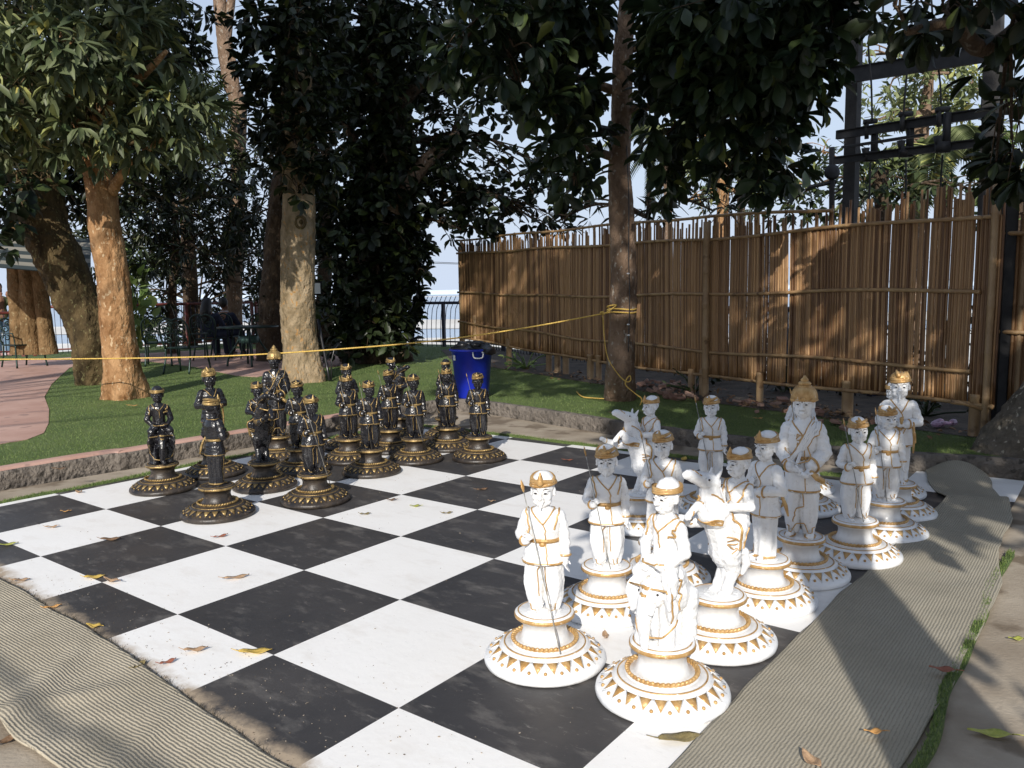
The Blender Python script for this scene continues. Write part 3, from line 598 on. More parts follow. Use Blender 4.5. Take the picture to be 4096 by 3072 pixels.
def sheet(name, pts, z, m, kind='structure', label=None, thick=0, sub=None):
    from mathutils.geometry import tessellate_polygon
    V = [Vector((p[0], p[1], z)) for p in pts]; F = []
    for t in tessellate_polygon([V]):
        n = (V[t[1]]-V[t[0]]).cross(V[t[2]]-V[t[0]]).z
        if abs(n) > 1e-9: F.append(tuple(t) if n > 0 else tuple(t)[::-1])
    me = bpy.data.meshes.new(name); me.from_pydata(V, [], F); me.update()
    me.materials.append(m); o = link(name, me); 
    if kind: o['kind'] = kind
    return o
RIV = -8.0
m = MB(); m.quad((-4000, 30, RIV), (4000, 30, RIV), (4000, 5500, RIV), (-4000, 5500, RIV)); m.build('river', MT['water'])['kind'] = 'structure'
m = MB(); m.quad((-400, 28, RIV+.15), (300, 28, RIV+.15), (300, 163, RIV+.15), (-400, 175, RIV+.15))
o = m.build('riverbank', MT['sand']); o['kind'] = 'structure'
def sandbar(x0, x1, y0, y1, seed, z=RIV+.1):
    pts = []; n = 40
    for i in range(n): x = x0+(x1-x0)*i/(n-1); pts.append((x, y0+(y1-y0)*.25*noise.noise(Vector((x*.02, seed, 0)))))
    for i in range(n): x = x1-(x1-x0)*i/(n-1); pts.append((x, y1+(y1-y0)*.2*noise.noise(Vector((x*.015, seed+5, 0)))))
    return sheet('sandbank', pts, z, MT['sand'])
sandbar(-330, 260, 212, 285, 1); sandbar(-1500, 900, 2050, 2500, 3)
m = MB(); n = 120; vs = []
for i in range(n):
    x = -4000+8000*i/(n-1); h = 26+22*noise.noise(Vector((x*.0016, 2, 0)))+8*noise.noise(Vector((x*.006, 7, 0))); h = max(h, 6)
    vs += [(x, 5300, RIV-5), (x, 5300, RIV+h), (x, 5460, RIV+h*.6)]
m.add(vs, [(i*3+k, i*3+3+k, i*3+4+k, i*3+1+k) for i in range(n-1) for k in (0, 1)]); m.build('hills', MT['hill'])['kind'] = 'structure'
# base ground under everything, dropping to the river behind the railing
RAIL = [(-40, 17.0), (-11.8, 18.6), (-9.6, 21.0), (-7.0, 22.4), (-2.4, 20.2), (-.75, 19.2), (.9, 15.6), (2.6, 12.3), (4.2, 9.4), (6.4, 8.2), (9.2, 7.6), (40, 6.0)]
m = MB(); vs = []
for x, y in RAIL:
    vs += [(x, -40, -.03), (x, y+.5, -.03), (x+.8, y+2.2, -1.2), (x+3.0, y+12, RIV+.5), (x*1.5+3, y+40, RIV-.3)]
vs2 = []; m.add(vs, [(i*5+k, i*5+5+k, i*5+6+k, i*5+1+k) for i in range(len(RAIL)-1) for k in range(4)]); m.build('ground', MT['soil'])['kind'] = 'structure'
# concrete yard
KL = [B(-4.78, -9), B(-4.80, .74), B(-4.66, 2.14), B(-4.62, 3.79), B(-4.60, 5.6), B(-4.58, 7.2), B(-4.35, 7.72), B(-3.6, 7.70), B(-1.7, 7.30), B(-.55, 7.02), B(.65, 6.88), B(2.2, 6.75), B(4.0, 7.15), B(9, 8.4)]
yard = [(p.x, p.y) for p in KL]
sheet('yard', [(-14, -9)]+yard+[(16, -9)], 0.0, MT['concrete'])
# kerb: rough raised edge
def offset_line(L, d):
    out = []
    for i, p in enumerate(L):
        t = (L[min(i+1, len(L)-1)]-L[max(i-1, 0)]); t.z = 0; t.normalize(); out.append(p+Vector((-t.y, t.x, 0))*d)
    return out
KD = interp(KL, 24)
def kerb_mesh(name, L, w0, w1, z0, z1, m, amp, seg=1):
    A = offset_line(L, w0); Bq = offset_line(L, w1); vs = []; prof = [(0, z0), (0, z0+(z1-z0)*.35), (0, z0+(z1-z0)*.7), (.06, z1-.008), (.14, z1), (.86, z1), (1, z1-.006), (1, z0)]
    for i in range(len(L)):
        a, b = A[i], Bq[i]
        for k, (t, z) in enumerate(prof):
            p = a.lerp(b, t); nn = noise.noise(Vector((p.x*7, p.y*7, z*12)))+.6*noise.noise(Vector((p.x*21, p.y*21, z*30)))
            am = amp if 0 < k < 4 else amp*.35; d = (b-a).normalized(); vs.append((p.x+d.x*nn*am, p.y+d.y*nn*am, z+(nn*amp*.3 if k > 2 else 0)))
    n = len(prof); mb = MB(); mb.add(vs, [(i*n+k, i*n+n+k, i*n+n+k+1, i*n+k+1) for i in range(len(L)-1) for k in range(n-1)]); return mb.build(name, m)
kerb_mesh('kerb', KD, 0, .11, -.02, .145, MT['kerb'], .015)['kind'] = 'structure'
kr = kerb_mesh('kerb_cap', KD[24:24*4+10], .02, .15, .10, .165, MT['path'], .006); kr['kind'] = 'structure'
# lawn
LAWN = [p for p in offset_line(KL, .10)]; LAWN = [(p.x, p.y) for p in LAWN]
sheet('lawn', [(-40, 2)]+LAWN+[(40, 5.0), (40, 6.3), (9.4, 7.9), (6.5, 8.5), (4.4, 9.7), (2.8, 12.6), (1.1, 15.9), (-.6, 19.5), (-2.3, 20.5), (-7, 22.7), (-9.8, 21.3), (-12, 18.9), (-40, 17.3)], .14, MT['grass'])
pth = [G(-260, 985, .14), G(-60, 968, .14), G(0, 960, .14), G(60, 950, .14), G(95, 936, .14), G(105, 915, .14), G(106, 885, .14), G(96, 858, .14), G(112, 830, .14), G(150, 795, .14), G(205, 780, .14), G(330, 782, .14), G(420, 793, .14), G(510, 812, .14), G(556, 815, .14), G(600, 806, .14), G(745, 790, .14), G(775, 780, .14), G(778, 766, .14)]
pth = [(p.x, p.y) for p in pth]+[(-3.6, 18.2), (-7, 19.9), (-10, 17.6), (-11.6, 16.5), (-18, 15.5), (-22, 12)]
sheet('path', pth, .146, MT['path'])
m = MB()
for i in range(len(pth)-7):
    a, b = Vector((*pth[i], 0)), Vector((*pth[i+1], 0)); m.quad((a.x, a.y, .13), (b.x, b.y, .13), (b.x, b.y, .1462), (a.x, a.y, .1462))
m.build('path_edge', MT['path'])['kind'] = 'structure'
# dirt strip under the fence
FL = lambda x: -1.8137*x+13.843
dirt = [(-1.6, 18.2), (-1.2, 15.6), (-.5, 14.0), (.3, 12.6), (1.0, 11.3), (1.9, 9.7), (2.3, 8.9), (3.0, 7.9), (3.9, 6.6), (9, 4.9), (14, 4.9), (14, 9), (4.6, 9.6), (2.9, 12.4), (1.2, 15.7), (-.6, 19.2)]
sheet('bare_soil', dirt, .145, MT['soil'])
# ---------------------------------------------------------------- chess board
def board_mat(name, base, base2, dirt_amt, scuff, rough):
    m = bpy.data.materials.new(name); m.use_nodes = True; nt, N, L = nodes_of(m); b = N['Principled BSDF']; tc = N.new('ShaderNodeTexCoord')
    def nz(s, det=6, st=None, ro=.6):
        v = tc.outputs['Object']
        if st: mp = N.new('ShaderNodeMapping'); mp.inputs['Scale'].default_value = st; mp.inputs['Rotation'].default_value = (0, 0, .35); L.new(v, mp.inputs[0]); v = mp.outputs[0]
        n = N.new('ShaderNodeTexNoise'); n.inputs['Scale'].default_value = s; n.inputs['Detail'].default_value = det; n.inputs['Roughness'].default_value = ro; L.new(v, n.inputs['Vector']); return n.outputs['Fac']
    def ramp(f, a, c): r = N.new('ShaderNodeMapRange'); r.inputs[1].default_value = a; r.inputs[2].default_value = c; L.new(f, r.inputs[0]); return r.outputs[0]
    def mix(f, a, c):
        x = N.new('ShaderNodeMix'); x.data_type = 'RGBA'; L.new(f, x.inputs[0])
        if isinstance(a, tuple): x.inputs[6].default_value = (*a, 1)
        else: L.new(a, x.inputs[6])
        if isinstance(c, tuple): x.inputs[7].default_value = (*c, 1)
        else: L.new(c, x.inputs[7])
        return x.outputs[2]
    def mul(a, c):
        x = N.new('ShaderNodeMath'); x.operation = 'MULTIPLY'; L.new(a, x.inputs[0])
        if isinstance(c, float): x.inputs[1].default_value = c
        else: L.new(c, x.inputs[1])
        return x.outputs[0]
    c = mix(ramp(nz(1.6), .3, .7), base, base2)
    c = mix(mul(ramp(nz(3.2, 8, (1, 2.2, 1), .7), .52, .78), scuff), c, dirt_amt)                 # broad scuffs
    c = mix(mul(ramp(nz(9, 10, (1, 3.5, 1), .75), .60, .74), min(.9, scuff*1.6)), c, tuple(min(.6, q*1.5) for q in dirt_amt))     # streaks
    c = mix(mul(ramp(nz(75, 2), .72, .78), .55), c, (.30, .25, .20) if base[0] < .2 else (.28, .24, .20))            # grit
    sp = N.new('ShaderNodeSeparateXYZ'); L.new(tc.outputs['Object'], sp.inputs[0])
    ma = N.new('ShaderNodeMath'); ma.operation = 'MULTIPLY_ADD'; L.new(sp.outputs['X'], ma.inputs[0]); ma.inputs[1].default_value = .067; L.new(sp.outputs['Y'], ma.inputs[2]); e = ramp(ma.outputs[0], -.235, -.375); n2 = ramp(nz(7, 9, None, .75), .25, .62); q = mul(e, n2); q = ramp(q, .12, .5)
    c = mix(q, c, (.42, .33, .235))
    L.new(c, b.inputs['Base Color']); r = N.new('ShaderNodeMapRange'); r.inputs[3].default_value = rough-.14; r.inputs[4].default_value = rough+.2; L.new(nz(4, 6), r.inputs[0]); L.new(r.outputs[0], b.inputs['Roughness'])
    bp = N.new('ShaderNodeBump'); bp.inputs['Strength'].default_value = .12; bp.inputs['Distance'].default_value = .01; L.new(nz(30, 8), bp.inputs['Height']); L.new(bp.outputs[0], b.inputs['Normal']); b.inputs['Specular IOR Level'].default_value = .35
    return m
MT['bw'] = board_mat('board_white', (.83, .81, .785), (.87, .855, .835), (.60, .54, .48), .45, .45)
MT['bb'] = board_mat('board_black', (.033, .032, .034), (.062, .057, .056), (.20, .185, .17), .85, .42)
m = MB(); H0, H1 = 0.0, .011
us = [-4.13]+list(range(-3, 4))+[4.0]; vs_ = [-1.0]+list(range(0, 7))+[7.0]
for i in range(-5, 4):
    for j in range(-1, 7):
        u0, u1, v0, v1 = max(i, -4.13), i+1, j, j+1
        if u1 <= -4.13: continue
        if j == 6 and i < 3: v1 = 6.17
        m.cur = 0 if (i+j) % 2 else 1
        m.add([(u0*SQ, v0*SQ, H1), (u1*SQ, v0*SQ, H1), (u1*SQ, v1*SQ, H1), (u0*SQ, v1*SQ, H1)], [(0, 1, 2, 3)])
me = m.mesh('chess_board', [MT['bw'], MT['bb']], False); bo = link('chess_board', me); bo.location = B(0, 0); bo.rotation_euler = (0, 0, YAW)
tag(bo, 'giant scuffed black and white chess board sheet lying flat on the yard', 'chess board')
# green turf edging
def grass_blades(name, pts, hmin, hmax, w, m, parent=None, lean=.5):
    n = len(pts); P = np.array(pts); az = RNG.uniform(0, 2*PI, n); h = RNG.uniform(hmin, hmax, n); ln = RNG.uniform(0, lean, n)*h; a2 = RNG.uniform(0, 2*PI, n)
    V = np.zeros((n, 3, 3)); dx = np.stack([np.cos(az), np.sin(az), 0*az], 1)*w/2
    V[:, 0] = P-dx; V[:, 1] = P+dx; V[:, 2] = P+np.stack([np.cos(a2)*ln, np.sin(a2)*ln, h], 1)
    me = bpy.data.meshes.new(name); me.vertices.add(n*3); me.vertices.foreach_set('co', V.ravel()); me.loops.add(n*3); me.loops.foreach_set('vertex_index', np.arange(n*3, dtype=np.int32))
    me.polygons.add(n); me.polygons.foreach_set('loop_start', np.arange(0, n*3, 3, dtype=np.int32)); me.update(calc_edges=True); me.materials.append(m); return link(name, me, parent)
def turf_strip(name, a, b, w, label):
    a = Vector(a); b = Vector(b); t = (b-a).normalized(); nrm = Vector((-t.y, t.x, 0)); n = int((b-a).length/.05); mb = MB(); vs = []; pts = []
    for i in range(n+1):
        p = a.lerp(b, i/n); o = .03*noise.noise(Vector((p.x*2, p.y*2, 0))); z = .014+.012*max(0, noise.noise(Vector((p.x*5, p.y*5, 3)))+.3)
        for k, (q, zz) in enumerate(((-.5, .0), (-.45, z), (.45, z), (.5, 0))): vs.append(p+nrm*(w*q+o)+Vector((0, 0, zz)))
        for k in range(int(900*w)): q = random.uniform(-.5, .5); pts.append(tuple(p+t*random.uniform(-.03, .03)+nrm*(w*q+o)+Vector((0, 0, z*.8))))
    mb.add(vs, [(i*4+k, i*4+4+k, i*4+5+k, i*4+1+k) for i in range(n) for k in range(3)]); o = mb.build(name, MT['grass'])
    g = grass_blades('turf_pile', pts, .010, .024, .004, MT['blade'], o); g['kind'] = 'stuff'; tag(o, label, 'turf strip'); return o
turf_strip('turf_strip', B(-4.17, -1.2), B(-4.12, 6.1), .075, 'narrow green turf strip edging the board on its left side')
turf_strip('turf_strip', B(-4.1, 6.22), B(2.6, 6.20), .085, 'narrow green turf strip along the far edge of the board')
turf_strip('turf_strip', B(4.125, -.2), B(4.13, 4.3), .035, 'narrow green turf fringe along the outer edge of the right matting')
# matting strips (backs of turf carpet)
def rib_mat(name, c1, c2, scale, groove=(.10, .085, .065), patch=(.30, .24, .17)):
    m = bpy.data.materials.new(name); m.use_nodes = True; nt, N, L = nodes_of(m); b = N['Principled BSDF']; b.inputs['Roughness'].default_value = .9; b.inputs['Specular IOR Level'].default_value = .2
    uv = N.new('ShaderNodeUVMap'); uv.uv_map = 'UVMap'; w = N.new('ShaderNodeTexWave'); w.inputs['Scale'].default_value = scale; w.inputs['Distortion'].default_value = 2.2; w.inputs['Detail'].default_value = 3; w.inputs['Detail Scale'].default_value = 1.5
    L.new(uv.outputs[0], w.inputs[0]); n = N.new('ShaderNodeTexNoise'); n.inputs['Scale'].default_value = 2.6; n.inputs['Detail'].default_value = 10; n.inputs['Roughness'].default_value = .7; L.new(uv.outputs[0], n.inputs[0])
    mp = N.new('ShaderNodeMapping'); mp.inputs['Scale'].default_value = (150, 95, 1); L.new(uv.outputs[0], mp.inputs[0]); st = N.new('ShaderNodeTexNoise'); st.inputs['Scale'].default_value = 1; st.inputs['Detail'].default_value = 2; L.new(mp.outputs[0], st.inputs[0])
    r = N.new('ShaderNodeValToRGB'); r.color_ramp.elements[0].position = .3; r.color_ramp.elements[1].position = .7; r.color_ramp.elements[0].color = (*c1, 1); r.color_ramp.elements[1].color = (*c2, 1); L.new(n.outputs['Fac'], r.inputs[0])
    g = N.new('ShaderNodeMapRange'); g.inputs[1].default_value = .34; g.inputs[2].default_value = .12; L.new(w.outputs['Fac'], g.inputs[0])
    g2 = N.new('ShaderNodeMath'); g2.operation = 'MULTIPLY'; L.new(g.outputs[0], g2.inputs[0]); s2 = N.new('ShaderNodeMapRange'); s2.inputs[1].default_value = .40; s2.inputs[2].default_value = .55; s2.inputs[3].default_value = .25; s2.inputs[4].default_value = .9; L.new(st.outputs['Fac'], s2.inputs[0]); L.new(s2.outputs[0], g2.inputs[1])
    x = N.new('ShaderNodeMix'); x.data_type = 'RGBA'; L.new(g2.outputs[0], x.inputs[0]); L.new(r.outputs[0], x.inputs[6]); x.inputs[7].default_value = (*groove, 1)
    L.new(x.outputs[2], b.inputs['Base Color']); ad = N.new('ShaderNodeMath'); ad.operation = 'MULTIPLY_ADD'; L.new(st.outputs['Fac'], ad.inputs[0]); ad.inputs[1].default_value = .5; L.new(w.outputs['Fac'], ad.inputs[2])
    bp = N.new('ShaderNodeBump'); bp.inputs['Strength'].default_value = .6; bp.inputs['Distance'].default_value = .004; L.new(ad.outputs[0], bp.inputs['Height']); L.new(bp.outputs[0], b.inputs['Normal']); return m
def matting(name, rows, uvf, m, label, hf, nu=60, nv=260):
    """rows: list of (v, u_left, u_right) in board squares"""
    vv = np.array([r[0] for r in rows]); ul = np.array([r[1] for r in rows]); ur = np.array([r[2] for r in rows]); V = []; UV = []
    for j in range(nv+1):
        v = vv[0]+(vv[-1]-vv[0])*j/nv; a = np.interp(v, vv, ul); c = np.interp(v, vv, ur); a += .02*noise.noise(Vector((v*2, 0, 5))); c += .03*noise.noise(Vector((v*2, 4, 5)))
        for i in range(nu+1): u = a+(c-a)*i/nu; p = uvf(u, v); V.append(Vector((p.x, p.y, hf(u, v, i/nu)))); UV.append((u*SQ, v*SQ))
    F = [(j*(nu+1)+i, j*(nu+1)+i+1, (j+1)*(nu+1)+i+1, (j+1)*(nu+1)+i) for j in range(nv) for i in range(nu)]
    me = bpy.data.meshes.new(name); me.from_pydata(V, [], F); uvl = me.uv_layers.new(name='UVMap')
    for l in me.loops: uvl.data[l.index].uv = UV[l.vertex_index]
    me.polygons.foreach_set('use_smooth', [True]*len(F))
    if me.polygons[0].normal.z < 0: me.flip_normals()
    me.materials.append(m); o = link(name, me); tag(o, label, 'matting'); s = o.modifiers.new('solid', 'SOLIDIFY'); s.thickness = .008; s.offset = -1; return o
MT['ribL'] = rib_mat('matting_back_tan', (.35, .305, .225), (.50, .44, .34), 24, groove=(.225, .195, .15))  # left strip, a lighter and warmer tan than the right one
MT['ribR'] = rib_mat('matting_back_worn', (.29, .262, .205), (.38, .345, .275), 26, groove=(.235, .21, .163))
def hl(u, v, t):
    z = .020+.006*noise.noise(Vector((u*2.2, v*3, 0)))+.003*noise.noise(Vector((u*7, v*5, 2)))
    for c, s, a in ((.25, .9, .030), (.62, -.5, .022), (1.25, .6, .026), (-.8, .7, .016), (2.0, -.4, .014)): q = (u-c)+s*(v+.85); z += a*.55*math.exp(-(q/.095)**2)*min(1, max(0, (-.55-v)/.35))
    return max(z, .014)
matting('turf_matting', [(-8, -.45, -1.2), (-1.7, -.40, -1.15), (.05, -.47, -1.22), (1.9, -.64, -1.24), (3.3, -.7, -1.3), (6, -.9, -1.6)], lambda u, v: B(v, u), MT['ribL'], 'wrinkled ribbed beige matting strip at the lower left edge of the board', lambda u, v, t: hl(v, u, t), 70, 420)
def hr(u, v, t):
    z = .022+.012*noise.noise(Vector((u*1.6, v*1.3, 7)))+.004*noise.noise(Vector((u*6, v*5, 2)))
    z += .05*math.exp(-((v-5.75)/.20)**2)*(.4+.6*t) + .11*math.exp(-((v-7.2)/.45)**2)*math.sin(PI*min(1, max(0, t)))+.03*math.exp(-((v-4.45+.5*(t-.5))/.18)**2)*t
    return max(z, .014)
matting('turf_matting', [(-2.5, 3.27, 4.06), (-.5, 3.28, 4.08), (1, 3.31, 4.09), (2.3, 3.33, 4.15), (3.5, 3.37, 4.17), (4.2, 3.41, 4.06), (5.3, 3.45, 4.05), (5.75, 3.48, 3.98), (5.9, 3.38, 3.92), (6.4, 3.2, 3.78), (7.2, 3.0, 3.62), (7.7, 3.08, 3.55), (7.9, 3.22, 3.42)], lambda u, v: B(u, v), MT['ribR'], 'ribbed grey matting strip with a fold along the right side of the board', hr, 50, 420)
# frayed dark edge of the left matting, grit on the board
MT['fray'] = mat('frayed_threads', (.02, .018, .014), (.10, .085, .06), rough=.9, island=True)
fp = []
for i in range(2600): u = random.uniform(-3, 3.2); v = np.interp(u, [-8, -1.7, .05, 1.9, 3.3], [-.45, -.40, -.47, -.64, -.7])+.02*noise.noise(Vector((u*2, 0, 5)))+random.gauss(.0, .012); p = B(u, v); fp.append((p.x, p.y, .010))
o = grass_blades('frayed_edge', fp, .006, .022, .003, MT['fray'], None, 1.6); o['kind'] = 'stuff'; tag(o, 'dark frayed threads along the inner edge of the left matting', 'threads')
MT['grit'] = mat('grit', (.10, .08, .06), (.40, .34, .27), rough=.9, island=True)
gb = MB()
for i in range(620):
    if i < 360: u = random.uniform(-1.5, 3); v = np.interp(u, [-1.7, .05, 1.9, 3.3], [-.40, -.47, -.64, -.7])+abs(random.gauss(.05, .28))
    elif i < 440: u = random.gauss(1.3, .5); v = random.gauss(-.1, .35)
    else: u = random.uniform(-4, 3.2); v = random.uniform(-.4, 6)
    if v > 6: continue
    p = B(u, v); s_ = random.uniform(.0010, .0026)*(1.4 if i > 440 else 1); gb.ell((p.x, p.y, .0115+s_*.4), (s_*random.uniform(.8, 2), s_, s_*.6), Matrix.Rotation(random.uniform(0, PI), 3, 'Z'), 5, 3)
o = gb.build('grit', MT['grit'], None, False); o['kind'] = 'stuff'; tag(o, 'crumbs of grit and sand scattered over the board, thickest by the left matting', 'grit')
# lawn grass blades (the nearer part of the lawn)
pts = []
def inpoly(x, y, P):
    c = False; j = len(P)-1
    for i in range(len(P)):
        if (P[i][1] > y) != (P[j][1] > y) and x < (P[j][0]-P[i][0])*(y-P[i][1])/(P[j][1]-P[i][1])+P[i][0]: c = not c
        j = i
    return c
lawnpoly = LAWN[1:]+[(9, 7.5), (4.4, 9.4), (1.2, 15.5), (-.6, 19), (-7, 21), (-12, 18), (-14, 9)]
while len(pts) < 130000:
    y = 5+random.random()**1.6*14; x = random.uniform(-8, 4.5)
    if abs(x) < y*.68+.3 and inpoly(x, y, lawnpoly) and not inpoly(x, y, pth) and not inpoly(x, y, dirt): pts.append((x, y, .138))
g = grass_blades('grass', pts, .008, .020, .005, MT['blade'], None, .9); g['kind'] = 'stuff'; tag(g, 'short green turf growing between kerb and pink path', 'grass')
# ================================================================ trees
def leaf_mat(name, a, b, rough=.45, tr=.15):
    m = mat(name, a, b, rough=rough, island=True, transl=tr, spec=.4)
    r = [n for n in m.node_tree.nodes if n.type == 'VALTORGB'][0].color_ramp; r.elements[1].position = .86
    e = r.elements.new(.96); e.color = (min(1, b[0]*2.3), min(1, b[1]*2.1), b[2]*1.5, 1); e = r.elements.new(.99); e.color = (b[0]*2.4, b[1]*1.8, b[2]*1.0, 1); return m
MT['leaf_mango'] = leaf_mat('mango_leaves', (.042, .064, .024), (.15, .175, .085), .5)
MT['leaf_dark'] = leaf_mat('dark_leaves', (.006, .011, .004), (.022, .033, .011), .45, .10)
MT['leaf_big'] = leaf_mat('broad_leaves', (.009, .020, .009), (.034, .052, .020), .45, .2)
MT['leaf_mid'] = leaf_mat('fine_leaves', (.016, .028, .009), (.050, .070, .024), .5, .15)
MT['leaf_pale'] = leaf_mat('pale_leaves', (.11, .14, .05), (.25, .28, .13), .6, .3)
MT['leaf_bright'] = leaf_mat('bright_leaves', (.10, .17, .04), (.22, .30, .11), .4, .3)
def bark(name, a, b, c, sc_=5, bs=16, st=(1, 1, .6), b_=1.0): return mat(name, a, b, sc_, .9, bump=b_, bscale=bs, c3=c, s3=24, t3=.60, stretch=st, spec=.2, dist=.06, detail=9)
MT['bark_tan'] = bark('bark_tan', (.17, .08, .03), (.44, .26, .13), (.50, .37, .23))
MT['bark_mango'] = bark('bark_mossy_shaded', (.035, .025, .012), (.12, .085, .04), (.17, .15, .07))  # mossy bark, albedo darkened to carry the shade of the mango crown
MT['bark_pale'] = bark('bark_pale', (.17, .125, .07), (.37, .285, .185), (.36, .20, .075), 6)
MT['bark_grey'] = bark('bark_grey', (.13, .085, .055), (.24, .165, .115), (.32, .28, .23))
MT['bark_dull'] = bark('bark_dull_tan', (.10, .06, .025), (.23, .145, .07), (.26, .20, .11))
MT['bark_dark'] = bark('bark_dark', (.045, .03, .02), (.10, .07, .045), (.12, .10, .08))
MT['bark_spot'] = bark('bark_spotted', (.10, .085, .065), (.17, .145, .115), (.42, .38, .30), 7, 18, (1, 1, 1))
def trunk_obj(name, pts, rad, m, parent=None, n=26, sub=14, amp=.10, seed=0, buttress=0):
    P = interp(pts, sub); k = len(pts)-1; R = []
    for i in range(len(P)): t = i/sub; a = min(int(t), k-1); f = t-a; R.append(rad[a]*(1-f)+rad[a+1]*f)
    mb = MB(); vs = []; prev = Vector((1, 0, 0))
    for i, p in enumerate(P):
        t = (P[min(i+1, len(P)-1)]-P[max(i-1, 0)]).normalized(); a = (prev-t*prev.dot(t)).normalized(); prev = a; b = t.cross(a)
        for q in range(n):
            w = 2*PI*q/n; d = a*math.cos(w)+b*math.sin(w); s = R[i]*(1+amp*noise.noise(Vector((math.cos(w)*1.1+seed, math.sin(w)*1.1, p.z*1.1)))+amp*.5*noise.noise(Vector((math.cos(w)*2.5+seed, math.sin(w)*2.5, p.z*4))) + amp*.35*noise.noise(Vector((math.cos(w)*6+seed, math.sin(w)*6, p.z*11))) + amp*.28*noise.noise(Vector((math.cos(w)*14+seed, math.sin(w)*14, p.z*26))))
            if buttress: s *= 1+buttress*math.exp(-max(0, p.z-.14)/.22)*(.5+.5*math.sin(w*4+seed))
            vs.append(p+d*s)
    mb.add(vs, [(i*n+q, i*n+(q+1) % n, i*n+n+(q+1) % n, i*n+n+q) for i in range(len(P)-1) for q in range(n)]+[tuple(range((len(P)-1)*n, len(P)*n))])
    return mb.build(name, m, parent)
LEAF8 = (np.array([(0, 0, 0), (-.36, .3, .09), (0, .33, 0), (.36, .3, .09), (-.42, .66, .04), (0, .68, -.05), (.42, .66, .04), (0, 1, -.16)], float), [(0, 2, 1), (0, 3, 2), (1, 2, 5, 4), (2, 3, 6, 5), (4, 5, 7), (5, 6, 7)])
LEAF4 = (np.array([(0, 0, 0), (-.42, .45, .10), (.42, .45, .10), (0, 1, -.05)], float), [(0, 3, 1), (0, 2, 3)])
LEAFO = (np.array([(0, 0, 0), (-.24, .28, .06), (0, .28, 0), (.24, .28, .06), (-.46, .60, .08), (0, .60, -.02), (.46, .60, .08), (-.34, .86, .02), (0, .88, -.08), (.34, .86, .02), (0, 1.02, -.12)], float), [(0, 2, 1), (0, 3, 2), (1, 2, 5, 4), (2, 3, 6, 5), (4, 5, 8, 7), (5, 6, 9, 8), (7, 8, 10), (8, 9, 10)])
def leaves(name, pos, dirs, nrm, length, wr, tpl, m, parent=None):
    """pos,dirs,nrm (N,3); length (N,); wr width ratio"""
    T, F = tpl; N = len(pos); d = dirs/np.linalg.norm(dirs, axis=1, keepdims=True); n = nrm-d*(nrm*d).sum(1, keepdims=True); n /= np.linalg.norm(n, axis=1, keepdims=True)+1e-9; s = np.cross(d, n)
    L = length[:, None, None]; V = pos[:, None, :]+L*(T[None, :, 0:1]*wr*s[:, None, :]+T[None, :, 1:2]*d[:, None, :]+T[None, :, 2:3]*n[:, None, :])
    k = len(T); me = bpy.data.meshes.new(name); me.vertices.add(N*k); me.vertices.foreach_set('co', V.astype(np.float32).ravel())
    lo = np.concatenate([np.array(f) for f in F]); fl = np.array([len(f) for f in F]); idx = (lo[None, :]+np.arange(N)[:, None]*k).ravel()
    me.loops.add(len(idx)); me.loops.foreach_set('vertex_index', idx.astype(np.int32)); st = np.concatenate([[0], np.cumsum(np.tile(fl, N))[:-1]])
    me.polygons.add(N*len(F)); me.polygons.foreach_set('loop_start', st.astype(np.int32)); me.polygons.foreach_set('use_smooth', np.ones(N*len(F), bool)); me.update(calc_edges=True); me.materials.append(m)
    return link(name, me, parent)
def rnd_in(blob, n, shell=.0):
    """points inside an ellipsoid blob (center, (rx,ry,rz)), more near the shell"""
    c, r = blob; v = RNG.normal(size=(n, 3)); v /= np.linalg.norm(v, axis=1, keepdims=True); rr = RNG.random(n)**(1/3)
    if shell: rr = shell+(1-shell)*rr
    return np.array(c)[None]+v*rr[:, None]*np.array(r)[None]
def rosettes(centers, per, length, outward, droop=.3, spread=1.0, jit=.42):
    n = len(centers); P = np.repeat(centers, per, 0); O = np.repeat(outward, per, 0); k = RNG.normal(size=(n*per, 3))
    dd = O*.7+k*spread; dd[:, 2] -= droop; dd /= np.linalg.norm(dd, axis=1, keepdims=True)
    up = np.tile(np.array([[0, 0, 1.]]), (n*per, 1))+O*.6+RNG.normal(size=(n*per, 3))*.35; ln = length*RNG.uniform(1-jit, 1+jit, n*per)
    return P+dd*length*.12, dd, up, ln
def crown(name, blobs, dens, per, length, wr, tpl, m, parent, droop=.3, spread=1.0, shell=0.35, origin=None):
    C = []; O = []
    for b in blobs:
        vol = b[1][0]*b[1][1]*b[1][2]*4.19; n = max(3, int(vol*dens*(b[2] if len(b) > 2 else 1))); c = rnd_in(b[:2], n, shell); C.append(c); o = (c-np.array(b[0])[None])/np.array(b[1])[None]; O.append(o/(np.linalg.norm(o, axis=1, keepdims=True)+1e-6))
    C = np.concatenate(C); O = np.concatenate(O); p, d, u, l = rosettes(C, per, length, O, droop, spread); return leaves(name, p, d, u, l, wr, tpl, m, parent), C
def twigs(name, blobs, src, m, parent, k=5, r0=.035, r1=.006):
    mb = MB()
    for b in blobs:
        c = Vector(b[0]); s = min([Vector(q) for q in src], key=lambda q: (q-c).length)
        mid = (s+c)/2+Vector((0, 0, .15*(c-s).length)); L = interp([s, mid, c], 6); mb.tube(L, [r0+(r1*2-r0)*i/(len(L)-1) for i in range(len(L))], 7)
        for i in range(k):
            e = c+Vector([random.uniform(-1, 1)*q*.9 for q in b[1]]); st = L[random.randint(6, 12)]; q = (st+e)/2+Vector((0, 0, .1)); mb.tube(interp([st, q, e], 3), [r1*2, r1*1.8, r1*1.5, r1*1.3, r1, r1*.7, r1*.5], 5)
    return mb.build(name, m, parent)
